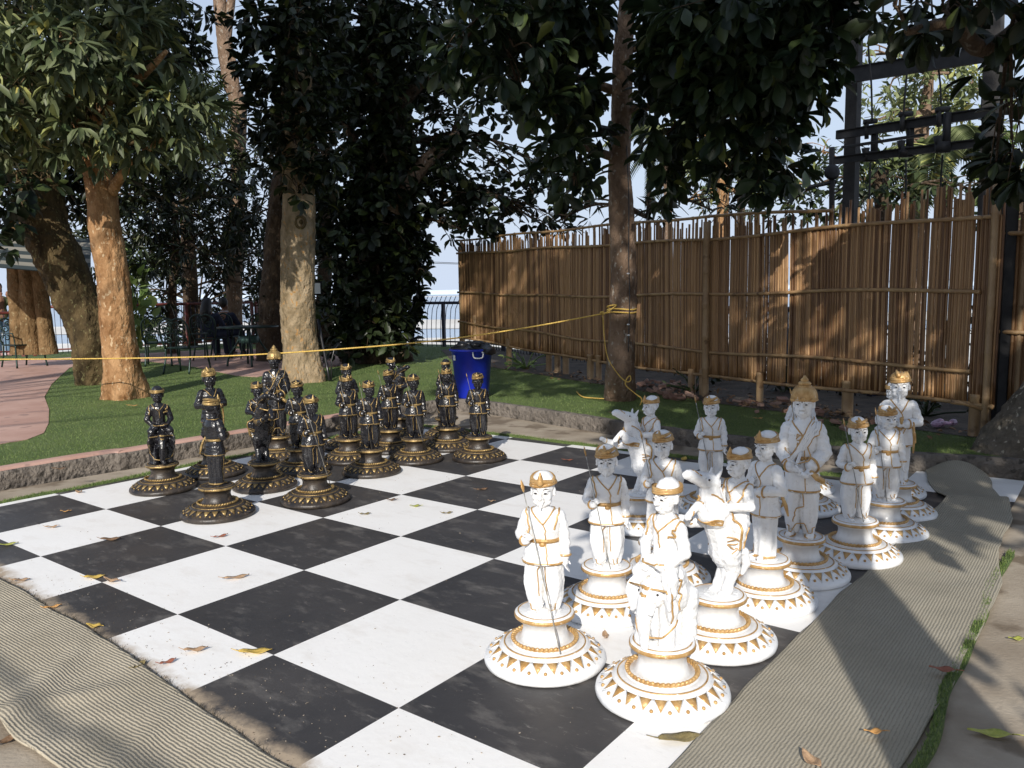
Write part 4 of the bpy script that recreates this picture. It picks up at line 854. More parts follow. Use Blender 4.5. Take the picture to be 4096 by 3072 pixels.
def bl(x, y, depth, rx, ry, rd, w=1):   # blob from photo place: pixel centre, half sizes in photo pixels, depth half size in metres
    c = D(x, y, depth); s = depth/FP*K; return (tuple(c), (rx*s, rd, ry*s), w)
# ---- 1 sunlit tan trunk on the left with the mango-like crown
t = empty('mango_tree', G(272, 858, .14), 'tree with smooth sunlit orange-tan trunk and long sage leaves on the left lawn', 'tree')
base = t.location.copy(); dT = 10.3
P1 = [Vector(p)-base for p in (G(272, 866, .10), D(268, 800, dT), D(254, 700, dT), D(242, 600, dT), D(228, 500, dT), D(222, 430, dT), D(205, 350, dT-.1), D(178, 250, dT-.3), D(150, 130, dT-.5), D(120, -60, dT-.6))]
trunk_obj('trunk', P1, [.25, .208, .198, .189, .184, .175, .166, .14, .12, .09], MT['bark_tan'], t, 44, 26, amp=.11, buttress=.28)
lb = [Vector(p)-base for p in (D(240, 420, dT), D(262, 380, dT-.3), D(300, 340, dT-.6), D(350, 300, dT-.8))]; trunk_obj('limb', lb, [.07, .06, .045, .02], MT['bark_tan'], t, 12, 8)
lb = [Vector(p)-base for p in (D(190, 290, dT), D(230, 220, dT-.6), D(300, 170, dT-1), D(360, 110, dT-1.2))]; trunk_obj('limb', lb, [.09, .07, .05, .02], MT['bark_tan'], t, 12, 8)
MB1 = [bl(60, 200, 9.2, 90, 95, .8), bl(170, 130, 9.0, 110, 80, .9), bl(250, 80, 9.3, 100, 90, .9), bl(215, 260, 9.2, 75, 70, .6), bl(100, 290, 9.4, 80, 50, .6), bl(330, 200, 9.4, 80, 75, .8), bl(400, 260, 9.6, 75, 60, .7), bl(300, 300, 9.6, 60, 50, .6), bl(180, 330, 9.5, 60, 32, .5), bl(60, 50, 9.6, 110, 90, 1), bl(240, -30, 9.6, 130, 60, 1), bl(440, 330, 9.9, 40, 28, .4, .8), bl(350, 110, 9.6, 45, 50, .6, .8), bl(-60, 180, 9.3, 70, 180, 1)]
loc = [((b[0][0]-base.x, b[0][1]-base.y, b[0][2]-base.z), b[1], b[2]) for b in MB1]
crown('crown', loc, 62, 9, .21, .33, LEAF8, MT['leaf_mango'], t, droop=.45, spread=.75, shell=.45); twigs('branches', loc, P1[5:], MT['bark_mango'], t)
# ---- 2 leaning mossy trunk behind it
t = empty('leaning_tree', G(215, 828, .14), 'mossy trunk darkened as if shaded, leaning left behind the orange-tan trunk', 'tree'); base = t.location.copy(); dT = 12.1
P2 = [Vector(p)-base for p in (G(216, 836, .08), D(205, 770, dT), D(185, 700, dT), D(158, 630, dT), D(128, 560, dT), D(100, 500, dT), D(88, 420, dT), D(70, 330, dT), D(50, 200, dT), D(20, 20, dT))]
trunk_obj('trunk', P2, [.34, .30, .29, .30, .31, .31, .30, .26, .22, .15], MT['bark_mango'], t, 44, 24, amp=.18, seed=4)
q = [bl(30, 400, 11, 60, 60, .6), bl(20, 480, 11.2, 55, 65, .5), bl(90, 390, 11.3, 50, 30, .5), bl(-40, 430, 11, 60, 90, .7)]; loc = [((b[0][0]-base.x, b[0][1]-base.y, b[0][2]-base.z), b[1], b[2]) for b in q]
crown('crown', loc, 26, 8, .20, .62, LEAF8, MT['leaf_big'], t, droop=.2, spread=.9); twigs('branches', loc, P2[4:], MT['bark_mango'], t)
q = [bl(60, 300, 12.5, 190, 140, 1.2), bl(250, 330, 12.8, 150, 110, 1.0), bl(400, 350, 13, 100, 70, .8, .8), bl(150, 60, 13, 250, 160, 1.3), bl(330, 40, 12.6, 130, 120, 1.0, .7), bl(90, 430, 13, 130, 50, .8)]
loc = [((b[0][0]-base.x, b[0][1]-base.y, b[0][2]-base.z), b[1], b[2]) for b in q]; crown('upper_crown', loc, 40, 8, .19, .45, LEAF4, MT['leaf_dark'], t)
# ---- 3 pale trunk in the middle with bark scars, leaf sprigs higher up
t = empty('pale_trunk_tree', G(655, 822, .14), 'pale straight trunk with bark scar standing behind the black king', 'tree'); base = t.location.copy(); dT = 12.05
P3 = [Vector(p)-base for p in (G(655, 832, .08), D(650, 780, dT), D(645, 700, dT), D(643, 600, dT), D(644, 520, dT), D(646, 440, dT), D(643, 330, dT), D(642, 200, dT), D(640, 60, dT), D(640, -120, dT))]
trunk_obj('trunk', P3, [.31, .275, .255, .25, .25, .235, .22, .21, .20, .16], MT['bark_pale'], t, 44, 28, .10, 9, buttress=.22)
m = MB(); 
for a, rr in ((PI*1.45, .05), ): 
    c = Vector(D(650, 480, dT-.22))-base; m.tube([c+Vector((math.cos(w)*.07, -.02+.01*math.sin(3*w), math.sin(w)*.085)) for w in [2*PI*i/16 for i in range(16)]], .022, 8, closed=True); m.ell(c, (.035, .03, .04))
m.build('bark_scar', MT['bark_mango'], t)
q = [bl(640, 400, 11.6, 40, 40, .25, 1.2), bl(630, 300, 11.55, 40, 70, .25, 1.1), bl(640, 170, 11.5, 45, 80, .3, 1.1), bl(640, 40, 11.4, 50, 70, .3, 1.1), bl(640, 380, 11.9, 48, 45, .35, 1.2), bl(600, 250, 11.9, 70, 80, .5), bl(700, 330, 12, 60, 80, .5), bl(585, 120, 11.8, 75, 75, .6), bl(680, 130, 12, 80, 140, .7), bl(560, 40, 11.6, 60, 45, .5), bl(640, 280, 11.8, 40, 60, .4)]
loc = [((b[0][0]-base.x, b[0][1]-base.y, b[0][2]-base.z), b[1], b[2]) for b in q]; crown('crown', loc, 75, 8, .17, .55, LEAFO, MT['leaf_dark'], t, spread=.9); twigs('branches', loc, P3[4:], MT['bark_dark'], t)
# ---- 4 great dark tree in the middle with climbing leaves to the ground
t = empty('great_dark_tree', G(812, 783, .14), 'great dark leafy tree in the middle, foliage reaching down to the lawn', 'tree'); base = t.location.copy(); dT = 15.3
P4 = [Vector(p)-base for p in (G(815, 790, .05), D(812, 740, dT), D(815, 640, dT), D(818, 520, dT), D(830, 420, dT), D(845, 320, dT), D(840, 200, dT), D(830, 60, dT), D(820, -100, dT))]
trunk_obj('trunk', P4, [.62, .48, .42, .42, .42, .38, .34, .28, .2], MT['bark_dark'], t, 26, 10, .22, 2, buttress=.3)
for a in (((905, 370), (945, 330), (975, 300), (985, 265)), ((840, 400), (780, 330), (740, 250), (700, 180)), ((850, 250), (920, 170), (1000, 130), (1080, 120)), ((830, 180), (760, 100), (700, 40), (660, -20))):
    trunk_obj('limb', [Vector(D(*p, dT-.8))-base for p in a], [.13, .10, .08, .03], MT['bark_dark'], t, 12, 8)
trunk_obj('limb', [Vector(D(*p, dT-1.0))-base for p in ((850, 460), (885, 395), (915, 355), (950, 322), (990, 285))], [.16, .15, .13, .11, .05], MT['bark_grey'], t, 12, 8)
q = [bl(812, 700, 14.3, 60, 60, .3, 1.6), bl(815, 600, 14.2, 70, 70, .35, 1.6), bl(820, 480, 14.2, 70, 80, .4, 1.5), bl(835, 350, 14.1, 70, 70, .4, 1.2), bl(830, 220, 14.1, 70, 80, .4, 1.1), bl(830, 80, 14.0, 80, 80, .4, 1.1), bl(770, 660, 14.8, 75, 75, .7, 1.5), bl(850, 640, 14.9, 60, 90, .7, 1.5), bl(760, 560, 14.8, 85, 80, .8, 1.3), bl(860, 540, 14.8, 65, 80, .8, 1.3), bl(895, 600, 14.6, 28, 34, .35, .7), bl(900, 560, 14.5, 22, 20, .3, .6), bl(745, 730, 14.6, 55, 40, .5, 1.2), bl(850, 725, 14.7, 50, 40, .5, 1.2),
     bl(740, 440, 14.8, 100, 90, 1, 1.1), bl(850, 430, 14.8, 100, 90, 1, 1.1), bl(960, 440, 14.6, 85, 55, .8, .9), bl(1060, 450, 14.4, 90, 45, .7, .75), bl(1010, 500, 14.2, 55, 22, .5, .7), bl(1130, 460, 14.2, 80, 35, .6, .6), bl(1180, 490, 14, 60, 18, .4, .7),
     bl(770, 320, 14.8, 110, 80, 1, .8), bl(900, 300, 14.7, 100, 80, 1, .7), bl(1010, 360, 14.5, 90, 60, .9, .62), bl(1110, 380, 14.3, 90, 50, .8, .6), bl(1010, 250, 14.5, 90, 60, .9, .45), bl(700, 200, 14.8, 110, 90, 1, .8), bl(820, 150, 14.8, 110, 90, 1, .85), bl(940, 140, 14.6, 100, 80, 1, .6), bl(760, 40, 14.8, 130, 80, 1, 1.0), bl(900, 30, 14.8, 110, 70, 1, .8), bl(660, 60, 14.6, 70, 70, .8, .6), bl(1050, 120, 14.5, 90, 80, .9, .45), bl(1230, 400, 14, 90, 50, .8, .5)]
loc = [((b[0][0]-base.x, b[0][1]-base.y, b[0][2]-base.z), b[1], b[2]) for b in q]
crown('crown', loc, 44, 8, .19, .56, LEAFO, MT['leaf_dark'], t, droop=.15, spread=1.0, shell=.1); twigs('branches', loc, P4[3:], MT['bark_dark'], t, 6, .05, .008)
q = [bl(735, 560, 13.6, 55, 70, .4), bl(700, 660, 13.7, 35, 60, .3), bl(760, 750, 13.8, 50, 28, .3), bl(850, 745, 13.7, 25, 12, .2), bl(720, 480, 13.8, 40, 40, .3, .6)]
loc = [((b[0][0]-base.x, b[0][1]-base.y, b[0][2]-base.z), b[1], b[2]) for b in q]; crown('climbing_leaves', loc, 22, 6, .16, .55, LEAF8, MT['leaf_mid'], t)
# ---- 5 slender tree on the right lawn with broad leaves overhead
t = empty('almond_tree', G(1338, 862, .14), 'slender grey-brown trunk tied with yellow rope, broad dark leaves overhead', 'tree'); base = t.location.copy(); dT = 9.28
P5 = [Vector(p)-base for p in (G(1338, 872, .08), D(1340, 820, dT), D(1343, 740, dT), D(1345, 640, dT), D(1345, 560, dT), D(1343, 450, dT), D(1338, 350, dT), D(1342, 250, dT-.1), D(1346, 120, dT-.2), D(1356, 0, dT-.3), D(1362, -160, dT-.4))]
trunk_obj('trunk', P5, [.185, .168, .155, .150, .142, .135, .125, .115, .105, .085, .06], MT['bark_grey'], t, 36, 24, .15, 6, buttress=.12)
LM = [[(1340, 200), (1230, 165), (1120, 150), (1010, 130)], [(1340, 345), (1270, 320), (1240, 300), (1200, 250)], [(1346, 110), (1450, 90), (1580, 110), (1700, 150)], [(1346, 60), (1250, 40), (1150, 60), (1060, 40)], [(1342, 240), (1420, 230), (1520, 250), (1620, 280)], [(1350, 20), (1500, -40), (1650, -30), (1800, 40)]]
for L_, dd in zip(LM, (1.2, .7, 1.6, 1.8, 1.2, 2.4)): trunk_obj('limb', [Vector(D(p[0], p[1], dT-dd*i/3))-base for i, p in enumerate(L_)], [.055, .045, .035, .014], MT['bark_grey'], t, 10, 8)
q = [bl(1010, 60, 7.4, 90, 75, .6, .8), bl(1110, 100, 7.3, 85, 75, .6, .8), bl(980, 130, 7.5, 45, 60, .4, .7), bl(1120, 190, 7.6, 90, 55, .5, .8), bl(1200, 250, 7.9, 70, 60, .5, .8), bl(1230, 330, 8.3, 60, 60, .5, .9), bl(1240, 400, 8.5, 50, 40, .4, .8), bl(1235, 120, 8, 70, 90, .8, .8), bl(1190, 30, 7.8, 90, 60, .8), bl(1240, 30, 8, 70, 60, .8), bl(1240, 210, 8.4, 60, 60, .6, .8), bl(1275, 300, 8.9, 38, 60, .4, .8), bl(1120, 20, 7.6, 110, 50, .8), bl(1425, 200, 8.4, 42, 70, .5, .8), bl(1640, 40, 7, 230, 50, .8, .8), bl(1780, 120, 7.4, 40, 70, .5, .9),
     bl(1450, 90, 8, 62, 100, .8, 1.1), bl(1520, 130, 7.6, 90, 110, .9, 1.2), bl(1620, 130, 7.4, 90, 110, .9, 1.2), bl(1710, 110, 7.2, 70, 110, .8, 1.1), bl(1500, 20, 7.4, 110, 60, .9, 1.1), bl(1650, 10, 7.2, 120, 60, .9, 1.1), bl(1770, 30, 7, 60, 60, .7, 1.1), bl(1740, 190, 7.3, 45, 70, .5), bl(1650, 250, 7.6, 90, 80, .6, 1.1), bl(1540, 270, 7.9, 80, 80, .6, 1.0), bl(1440, 290, 8.2, 60, 80, .5, .85), bl(1680, 340, 7.8, 60, 60, .5, .9), bl(1600, 370, 8, 60, 50, .5, .8), bl(1500, 390, 8.3, 55, 40, .5, .7), bl(1430, 400, 8.5, 40, 40, .4, .7), bl(1640, 420, 8, 30, 18, .3, .6)]
loc = [((b[0][0]-base.x, b[0][1]-base.y, b[0][2]-base.z), b[1], b[2]) for b in q]
crown('crown', loc, 98, 8, .18, .52, LEAFO, MT['leaf_big'], t, droop=.5, spread=.75, shell=.3); twigs('branches', loc, P5[6:]+[Vector(D(p[0], p[1], dT-dd*i/3))-base for L_, dd in zip(LM, (1.2, .7, 1.6, 1.8, 1.2, 2.4)) for i, p in enumerate(L_)], MT['bark_dark'], t, 4, .022, .005)
# ---- 6 right edge: spotted trunk, near boughs hanging in at the top right
t = empty('spotted_tree', (4.15, 5.95, .14), 'flaring spotted trunk at the right edge beside the bamboo fence', 'tree'); base = t.location.copy()
P6 = [Vector(p) for p in ((0, 0, -.08), (.02, -.02, .25), (.10, 0, .6), (.22, 0, 1.1), (.33, .0, 1.8), (.42, 0, 2.8), (.4, -.3, 4.2), (.2, -.8, 5.5))]
trunk_obj('trunk', P6, [.50, .36, .27, .23, .21, .2, .17, .1], MT['bark_spot'], t, 30, 12, .16, 3, buttress=.25)
lim = [Vector(p)-base for p in (D(2300, 150, 5.6), D(2180, 80, 5.3), D(2060, 50, 5.1), D(1960, 70, 5.0))]; trunk_obj('limb', [P6[6]]+lim[1:], [.08, .06, .04, .02], MT['bark_dark'], t, 10, 8)
q = [bl(2030, 20, 5.2, 110, 45, .5), bl(2100, 45, 5.2, 90, 42, .5), bl(2195, 130, 5.3, 38, 60, .4), bl(2185, 300, 5.6, 30, 70, .3, .8), bl(2150, 370, 5.8, 60, 28, .3, .8), bl(2200, 10, 5.2, 70, 50, .6), bl(1930, 10, 5.0, 30, 16, .3, .6), bl(2260, 250, 5.4, 60, 200, .6)]
loc = [((b[0][0]-base.x, b[0][1]-base.y, b[0][2]-base.z), b[1], b[2]) for b in q]; crown('crown', loc, 150, 8, .15, .52, LEAFO, MT['leaf_dark'], t, droop=.4, spread=.8); twigs('branches', loc, P6[5:]+lim[1:], MT['bark_dark'], t, 4, .016, .004)
# ---- background trees
def bgtree(name, label, base_px, depth, trunkpts, rad, blobs, dens, per, ln, wr, tpl, m, mb_, z=.1, group=None, gz=None, spread=1.0, droop=.2, br=.03):
    b0 = D(base_px[0], base_px[1], depth) if gz is None else Vector((D(base_px[0], base_px[1], depth).x, depth, gz)); b0.z = gz if gz is not None else z; t = empty(name, b0, label, 'tree', group)
    P = [Vector((0, 0, 0))]+[Vector(D(x, y, depth))-b0 for x, y in trunkpts]; trunk_obj('trunk', P, rad, mb_, t, 16, 8, .16, depth)
    if blobs:
        loc = [((b[0][0]-b0.x, b[0][1]-b0.y, b[0][2]-b0.z), b[1], b[2]) for b in blobs]; crown('crown', loc, dens, per, ln, wr, tpl, m, t, droop=droop, spread=spread); twigs('branches', loc, P[1:], mb_, t, 4, br, br*.25)
    return t
bgtree('forked_tree', 'thin forked bare trunk rising against the sky left of the middle', (508, 735), 21, [(505, 640), (508, 520), (514, 400), (516, 300), (515, 230), (498, 170), (488, 110), (480, 40), (470, -30)], [.21, .20, .20, .19, .18, .19, .20, .19, .17, .14, .10],
       [bl(500, 560, 20.6, 60, 50, .8, .6), bl(560, 590, 20.4, 50, 50, .6, .6), bl(470, 480, 20.6, 60, 50, .8, .6)], 22, 8, .2, .4, LEAF4, MT['leaf_dark'], MT['bark_grey'])
t = empty('fork_limb', (0, 0, 0)); bpy.data.objects.remove(t)
fk = [o for o in col.objects if o.name == 'forked_tree'][0]; trunk_obj('limb', [Vector(D(x, y, 21))-fk.location for x, y in ((488, 110), (492, 60), (500, 0), (506, -60))], [.13, .12, .10, .06], MT['bark_grey'], fk, 12, 6)
trunk_obj('limb', [Vector(D(x, y, 20.9))-fk.location for x, y in ((512, 230), (508, 150), (500, 110))], [.09, .08, .03], MT['bark_grey'], fk, 12, 6)
bgtree('shadowed_tree', 'dark leaning trunk just left of the pale straight trunk', (585, 742), 16.0, [(588, 660), (596, 560), (604, 460), (612, 380), (618, 200)], [.30, .26, .25, .24, .2, .12], [bl(560, 460, 16.2, 60, 70, .8, .6), bl(600, 330, 16.5, 60, 60, .8, .5), bl(560, 650, 16, 40, 60, .5, .5)], 22, 8, .2, .5, LEAF4, MT['leaf_dark'], MT['bark_dark'])
t = empty('twin_trunk_tree', D(60, 765, 15.5), 'tan fluted double trunk under the striped awning at the left edge', 'tree'); b0 = t.location.copy()
for xs, r in (((42, 40, 32, 28), .14), ((66, 62, 58, 52), .15), ((105, 95, 84, 80), .13)): trunk_obj('trunk', [Vector(D(xs[0], 765, 15.5))-b0, Vector(D(xs[1], 680, 15.5))-b0, Vector(D(xs[2], 590, 15.5))-b0, Vector(D(xs[3], 480, 15.5))-b0], [r*1.3, r*1.05, r, r], MT['bark_dull'], t, 16, 10, .16, r*50)
bgtree('casuarina', 'feathery tree with drooping fine leaves left of the forked trunk against the sky', (410, 740), 21, [(410, 600), (400, 400), (400, 200)], [.2, .18, .15, .06], [bl(375, 130, 21, 62, 50, 1.2, 1), bl(420, 190, 21, 60, 60, 1.2, 1), bl(350, 210, 20.5, 90, 70, 1.5, 1), bl(460, 270, 20.5, 55, 70, 1.2, 1), bl(440, 370, 20, 90, 60, 1.5, 1), bl(330, 300, 20, 90, 70, 1.5, .8), bl(560, 360, 21, 60, 60, 1, .6)], 26, 9, .24, .2, LEAF4, MT['leaf_mid'], MT['bark_dark'], droop=.7, spread=.7)
bgtree('shade_bush_tree', 'dense dark low tree behind the garden chairs', (370, 740), 18.5, [(372, 640), (380, 540), (380, 440)], [.12, .1, .1, .04], [bl(330, 470, 18.5, 110, 60, 1.4, 1.2), bl(440, 480, 18.5, 110, 60, 1.4, 1.1), bl(400, 560, 18.2, 110, 50, 1.0, .8), bl(310, 570, 18.2, 60, 50, .9, 1), bl(480, 590, 18.2, 40, 40, .6, .5), bl(360, 410, 18.8, 160, 50, 1.2, 1.2), bl(530, 500, 18.2, 45, 60, .8, .8), bl(345, 640, 18, 40, 30, .5, .5), bl(250, 520, 18, 90, 90, 1.2, .9), bl(330, 500, 17.6, 60, 120, .6, 1.0), bl(430, 540, 17.6, 90, 70, .6, .9), bl(150, 470, 18.6, 60, 60, 1, .8), bl(500, 440, 18, 50, 90, .8, .9), bl(560, 470, 18.4, 60, 120, .8, .7), bl(590, 640, 18, 60, 60, .7, .7)], 17, 9, .24, .25, LEAF4, MT['leaf_dark'], MT['bark_dark'], droop=.6, spread=.8)
bgtree('river_tree', 'dark tree filling the gap left of the great dark tree', (700, 740), 19, [(700, 640), (705, 500), (700, 300)], [.2, .18, .15, .06], [bl(700, 600, 19, 80, 90, 1.4, .9), bl(700, 430, 19, 100, 100, 1.4, .7), bl(620, 280, 19.5, 90, 110, 1.4, .35), bl(720, 250, 19.5, 100, 120, 1.4, .4), bl(560, 290, 19.5, 50, 60, 1, .3)], 14, 8, .26, .45, LEAF4, MT['leaf_dark'], MT['bark_dark'])
bgtree('railing_bush', 'dark bushes crowding the maroon railing behind the garden chairs', (430, 742), 23.2, [(432, 700), (430, 660)], [.08, .07, .06, .03], [bl(250, 640, 22.5, 50, 90, .9, .8), bl(330, 640, 23, 60, 90, .9, .85), bl(420, 620, 23.4, 70, 80, .9, .85), bl(520, 600, 23.6, 60, 80, .9, .8), bl(590, 640, 23.4, 50, 110, .9, .85), bl(650, 640, 23, 60, 110, .9, .8), bl(470, 690, 23.4, 90, 40, .8, .6), bl(350, 700, 23, 90, 40, .8, .6), bl(560, 540, 23, 70, 60, .8, .8), bl(450, 540, 23, 110, 60, .8, .8), bl(300, 540, 23, 90, 60, .8, .8)], 15, 8, .26, .34, LEAF4, MT['leaf_dark'], MT['bark_dark'], spread=1.0)
# right background beyond the bamboo fence
bgtree('pale_crown_tree', 'tall sunlit pale green tree behind the power line frame', (1990, 430), 20, [(1985, 330), (1995, 250), (2010, 160)], [.30, .22, .16, .08], [bl(1930, 170, 20, 60, 60, 1.2, .8), bl(2010, 180, 20, 80, 75, 1.5, .9), bl(2080, 150, 20, 60, 60, 1.2, .7), bl(1900, 260, 19.5, 60, 50, 1.0, .6), bl(1980, 260, 20, 90, 55, 1.4, .7), bl(2090, 250, 20, 70, 60, 1.3, .9), bl(1870, 120, 20.5, 35, 30, .8, .5), bl(2120, 200, 20, 30, 60, 1, .7)], 16, 7, .23, .45, LEAF4, MT['leaf_pale'], MT['bark_grey'], gz=-5, br=.05)
bgtree('low_green_tree', 'lower bushy green tree just behind the bamboo fence at right', (1900, 480), 15, [(1905, 430), (1900, 390)], [.14, .12, .1, .03], [bl(1880, 400, 15, 60, 60, 1, .9), bl(1960, 390, 15, 90, 55, 1.1, .9), bl(2060, 410, 15, 60, 40, 1, .9), bl(1800, 420, 15, 60, 50, 1, .7), bl(1700, 440, 15.2, 70, 40, 1, .6), bl(2130, 420, 15, 60, 60, 1, .8)], 30, 8, .18, .5, LEAF4, MT['leaf_mid'], MT['bark_dark'], gz=-3)
bgtree('thin_leaf_tree', 'thin leafed tree between fence top and broad leaves', (1560, 470), 18, [(1562, 420), (1560, 380), (1550, 300)], [.13, .13, .12, .05], [bl(1600, 420, 18, 100, 40, 1.2, .6), bl(1480, 440, 18, 90, 30, 1, .5), bl(1740, 400, 18, 60, 60, 1.2, .6), bl(1790, 330, 18.5, 50, 50, 1, .5), bl(1500, 300, 18, 80, 60, 1, .3)], 20, 7, .22, .34, LEAF4, MT['leaf_mid'], MT['bark_tan'], gz=-5)
# bamboo leaves bush behind the fence top, centre
bgtree('spiky_bush', 'spiky bamboo-like leaves poking over the fence near the middle trunk', (1400, 500), 12.6, [(1400, 470), (1405, 450)], [.03, .03, .02, .01], [bl(1440, 450, 12.6, 60, 26, .5, 1), bl(1290, 450, 13, 60, 30, .5, 1), bl(1390, 470, 12.6, 50, 22, .4, 1), bl(1200, 480, 13.6, 60, 20, .5, 1), bl(1540, 455, 12, 50, 20, .5, .8)], 22, 8, .26, .09, LEAF4, MT['leaf_dark'], MT['bark_dark'], gz=-3, spread=1.3)
def palm(name, label, c, n, ln, m):
    t = empty(name, (c.x, c.y, -5), label, 'palm'); h = c.z+5; trunk_obj('trunk', [Vector((0, 0, 0)), Vector((.1, 0, h*.5)), Vector((0, 0, h))], [.18, .14, .11], MT['bark_grey'], t, 12, 10, .05)
    pos = []; dr = []; nm = []; lg = []; rb = MB()
    for i in range(n):
        az = 2*PI*i/n+random.uniform(-.2, .2); el = random.uniform(.1, 1.1); o = Vector((math.cos(az), math.sin(az), 0)); pts = []
        for k in range(15): s = k/14*ln; pts.append(Vector((0, 0, h))+o*s*math.cos(el*.7)+Vector((0, 0, s*math.sin(el)-1.0*(s/ln)**2*ln*.75)))
        rb.tube(pts, [.02*(1-k/16) for k in range(15)], 5)
        for k in range(2, 15):
            for q in range(3):
                p = pts[k-1].lerp(pts[k], q/3); tdir = (pts[k]-pts[k-1]).normalized(); sd = tdir.cross(Vector((0, 0, 1))).normalized()
                for g in (-1, 1): pos.append(p); dr.append(sd*g+tdir*.5+Vector((0, 0, -.45))); nm.append((0, 0, 1)); lg.append(ln*.28*(1-.5*abs(k/14-.4)))
    rb.build('frond_ribs', m, t); leaves('fronds', np.array(pos), np.array(dr), np.array(nm, float), np.array(lg), .09, LEAF4, m, t)
palm('palm_tree', 'coconut palm with drooping fronds behind the right end of the fence', D(2035, 330, 17), 14, 2.3, MT['leaf_pale'])
palm('palm_tree', 'palm seen through the broad leaves above the middle of the fence', D(1440, 300, 24), 12, 2.2, MT['leaf_pale'])
palm('palm_tree', 'palm peeping through the leaves behind the fence near the power pole', D(1600, 370, 24), 12, 2.0, MT['leaf_pale'])
bgtree('yellow_green_bush', 'bright yellow-green foliage at the extreme right behind the second fence', (2200, 520), 13, [(2200, 450), (2205, 420)], [.08, .08, .06, .03], [bl(2195, 430, 13, 45, 60, .8), bl(2190, 330, 14, 40, 50, .8, .7), bl(2205, 500, 13, 30, 50, .8)], 10, 7, .17, .4, LEAF4, MT['leaf_bright'], MT['bark_dark'], gz=-2)
# philodendron and small plants
def leafy_plant(name, label, c, R_, n, ln, wr, m, stem=.01, kind='plant'):
    t = empty(name, c, label, kind); C = RNG.normal(size=(n, 3))*np.array(R_)[None]*.5; C[:, 2] = np.abs(C[:, 2])*1.0+.05; O = C/np.linalg.norm(C, axis=1, keepdims=True)
    d = O*.6+RNG.normal(size=(n, 3))*.5; d[:, 2] -= .2; leaves('leaves', C, d, O+np.array([[0, -.8, .8]]), ln*RNG.uniform(.7, 1.3, n), wr, LEAF8, m, t)
    mb = MB()
    for i in range(min(n, 24)): mb.tube([(0, 0, 0), tuple(C[i]*np.array([.5, .5, .7])), tuple(C[i])], stem, 5)
    mb.build('stems', m, t); return t
leafy_plant('climbing_philodendron', 'big variegated pale green leaves climbing by the railing behind the trunks', D(302, 738, 17.6), (.42, .3, 1.55), 90, .30, .75, MT['leaf_bright'])
leafy_plant('ground_plant', 'small glossy plant at the foot of the great dark tree, left side', G(762, 778, .14), (.7, .4, .35), 46, .2, .5, MT['leaf_mid'])
leafy_plant('ground_plant', 'pale sprig growing at the foot of the great dark tree, right side', G(838, 775, .14)+Vector((0, -.5, 0)), (.35, .2, .5), 22, .17, .45, MT['leaf_bright'])
leafy_plant('ground_plant', 'small plant beside the second bamboo fence post from the left', G(1136, 798, .14), (.3, .2, .25), 24, .1, .4, MT['leaf_bright'])
leafy_plant('ground_plant', 'tiny green plant under the right part of the bamboo fence', G(2000, 900, .14), (.2, .15, .14), 14, .07, .5, MT['leaf_mid'])
leafy_plant('ground_plant', 'small weeds by the short bamboo stump near the thick pole', G(1500, 850, .14), (.3, .15, .16), 26, .07, .3, MT['leaf_mid'])
# ---- tall trees behind the camera whose crowns throw the shade; light window: plane y = 3.5, (a, b)
def shaded(a, b):
    n1 = noise.noise(Vector((a*1.1, b*.9, 3.3))); n2 = noise.noise(Vector((a*3.2+7, b*2.6, 8.1)))
    k = 0
    if a > .28 and b > (.50 if a < .95 else .30 if a < 1.3 else .02)+.08*n2: k = 1
    if a > .7 and b < .42 and b > -.9: k = .0
    if -2.2 < a <= .28 and b > 3.7+.3*n1: k = .9
    if a <= -2.2 and b > 7.1+.35*n1+1.1*n2 and a > -5.6: k = 1
    if a <= -5.6 and b > 8.6: k = .7
    if -2.2 < a < -.2 and b < 4.8: k *= .8
    if b < .02 and a > 1.6 and n1+.4*n2 > -.08: k = .9
    if a > .5 and b > 8.8+.5*n1: k = 0
    if a > 4.6 and b > 5.5: k = 0
    # sun patches
    if k and .9 < a < 2.6 and 3.3 < b < 4.6 and n2 > -.02: k = 0
    if k and -1.6 < a < 3.0 and 3.7 < b < 5.8 and n2 > .13: k = 0
    if k and a > .28 and b < 3.2 and n2 > .22: k = 0
    if k and b > 4 and n2 > .38: k = .15
    if k and -3.8 < a < -.5 and 6.9 < b < 9.3 and n2 > .12: k = 0
    return k
TR = [((.86, -.35), 'a', 2.4), ((-10.5, -3.0), 'b', 5.0), ((4.2, -2.2), 'c', 3.0)]
S3 = np.array(SUN); C3 = {0: [], 1: [], 2: []}
cnt = 0
while cnt < 46000:
    a = random.uniform(-9, 6.5); b = random.uniform(-.9, 17)
    s = shaded(a, b)
    if random.random() > s: cnt += (1 if s == 0 and random.random() < .0 else 0); continue
    hm = max(3.4, (3.1-b)/.883+.6); h = random.uniform(hm, hm+3.0+min(3, b*.4)); p = np.array([a, 3.5, b])+S3*(h/1.0)
    C3[0 if (a < 2.2 and a > -1.9) else 1 if a <= -1.9 else 2].append(p); cnt += 1
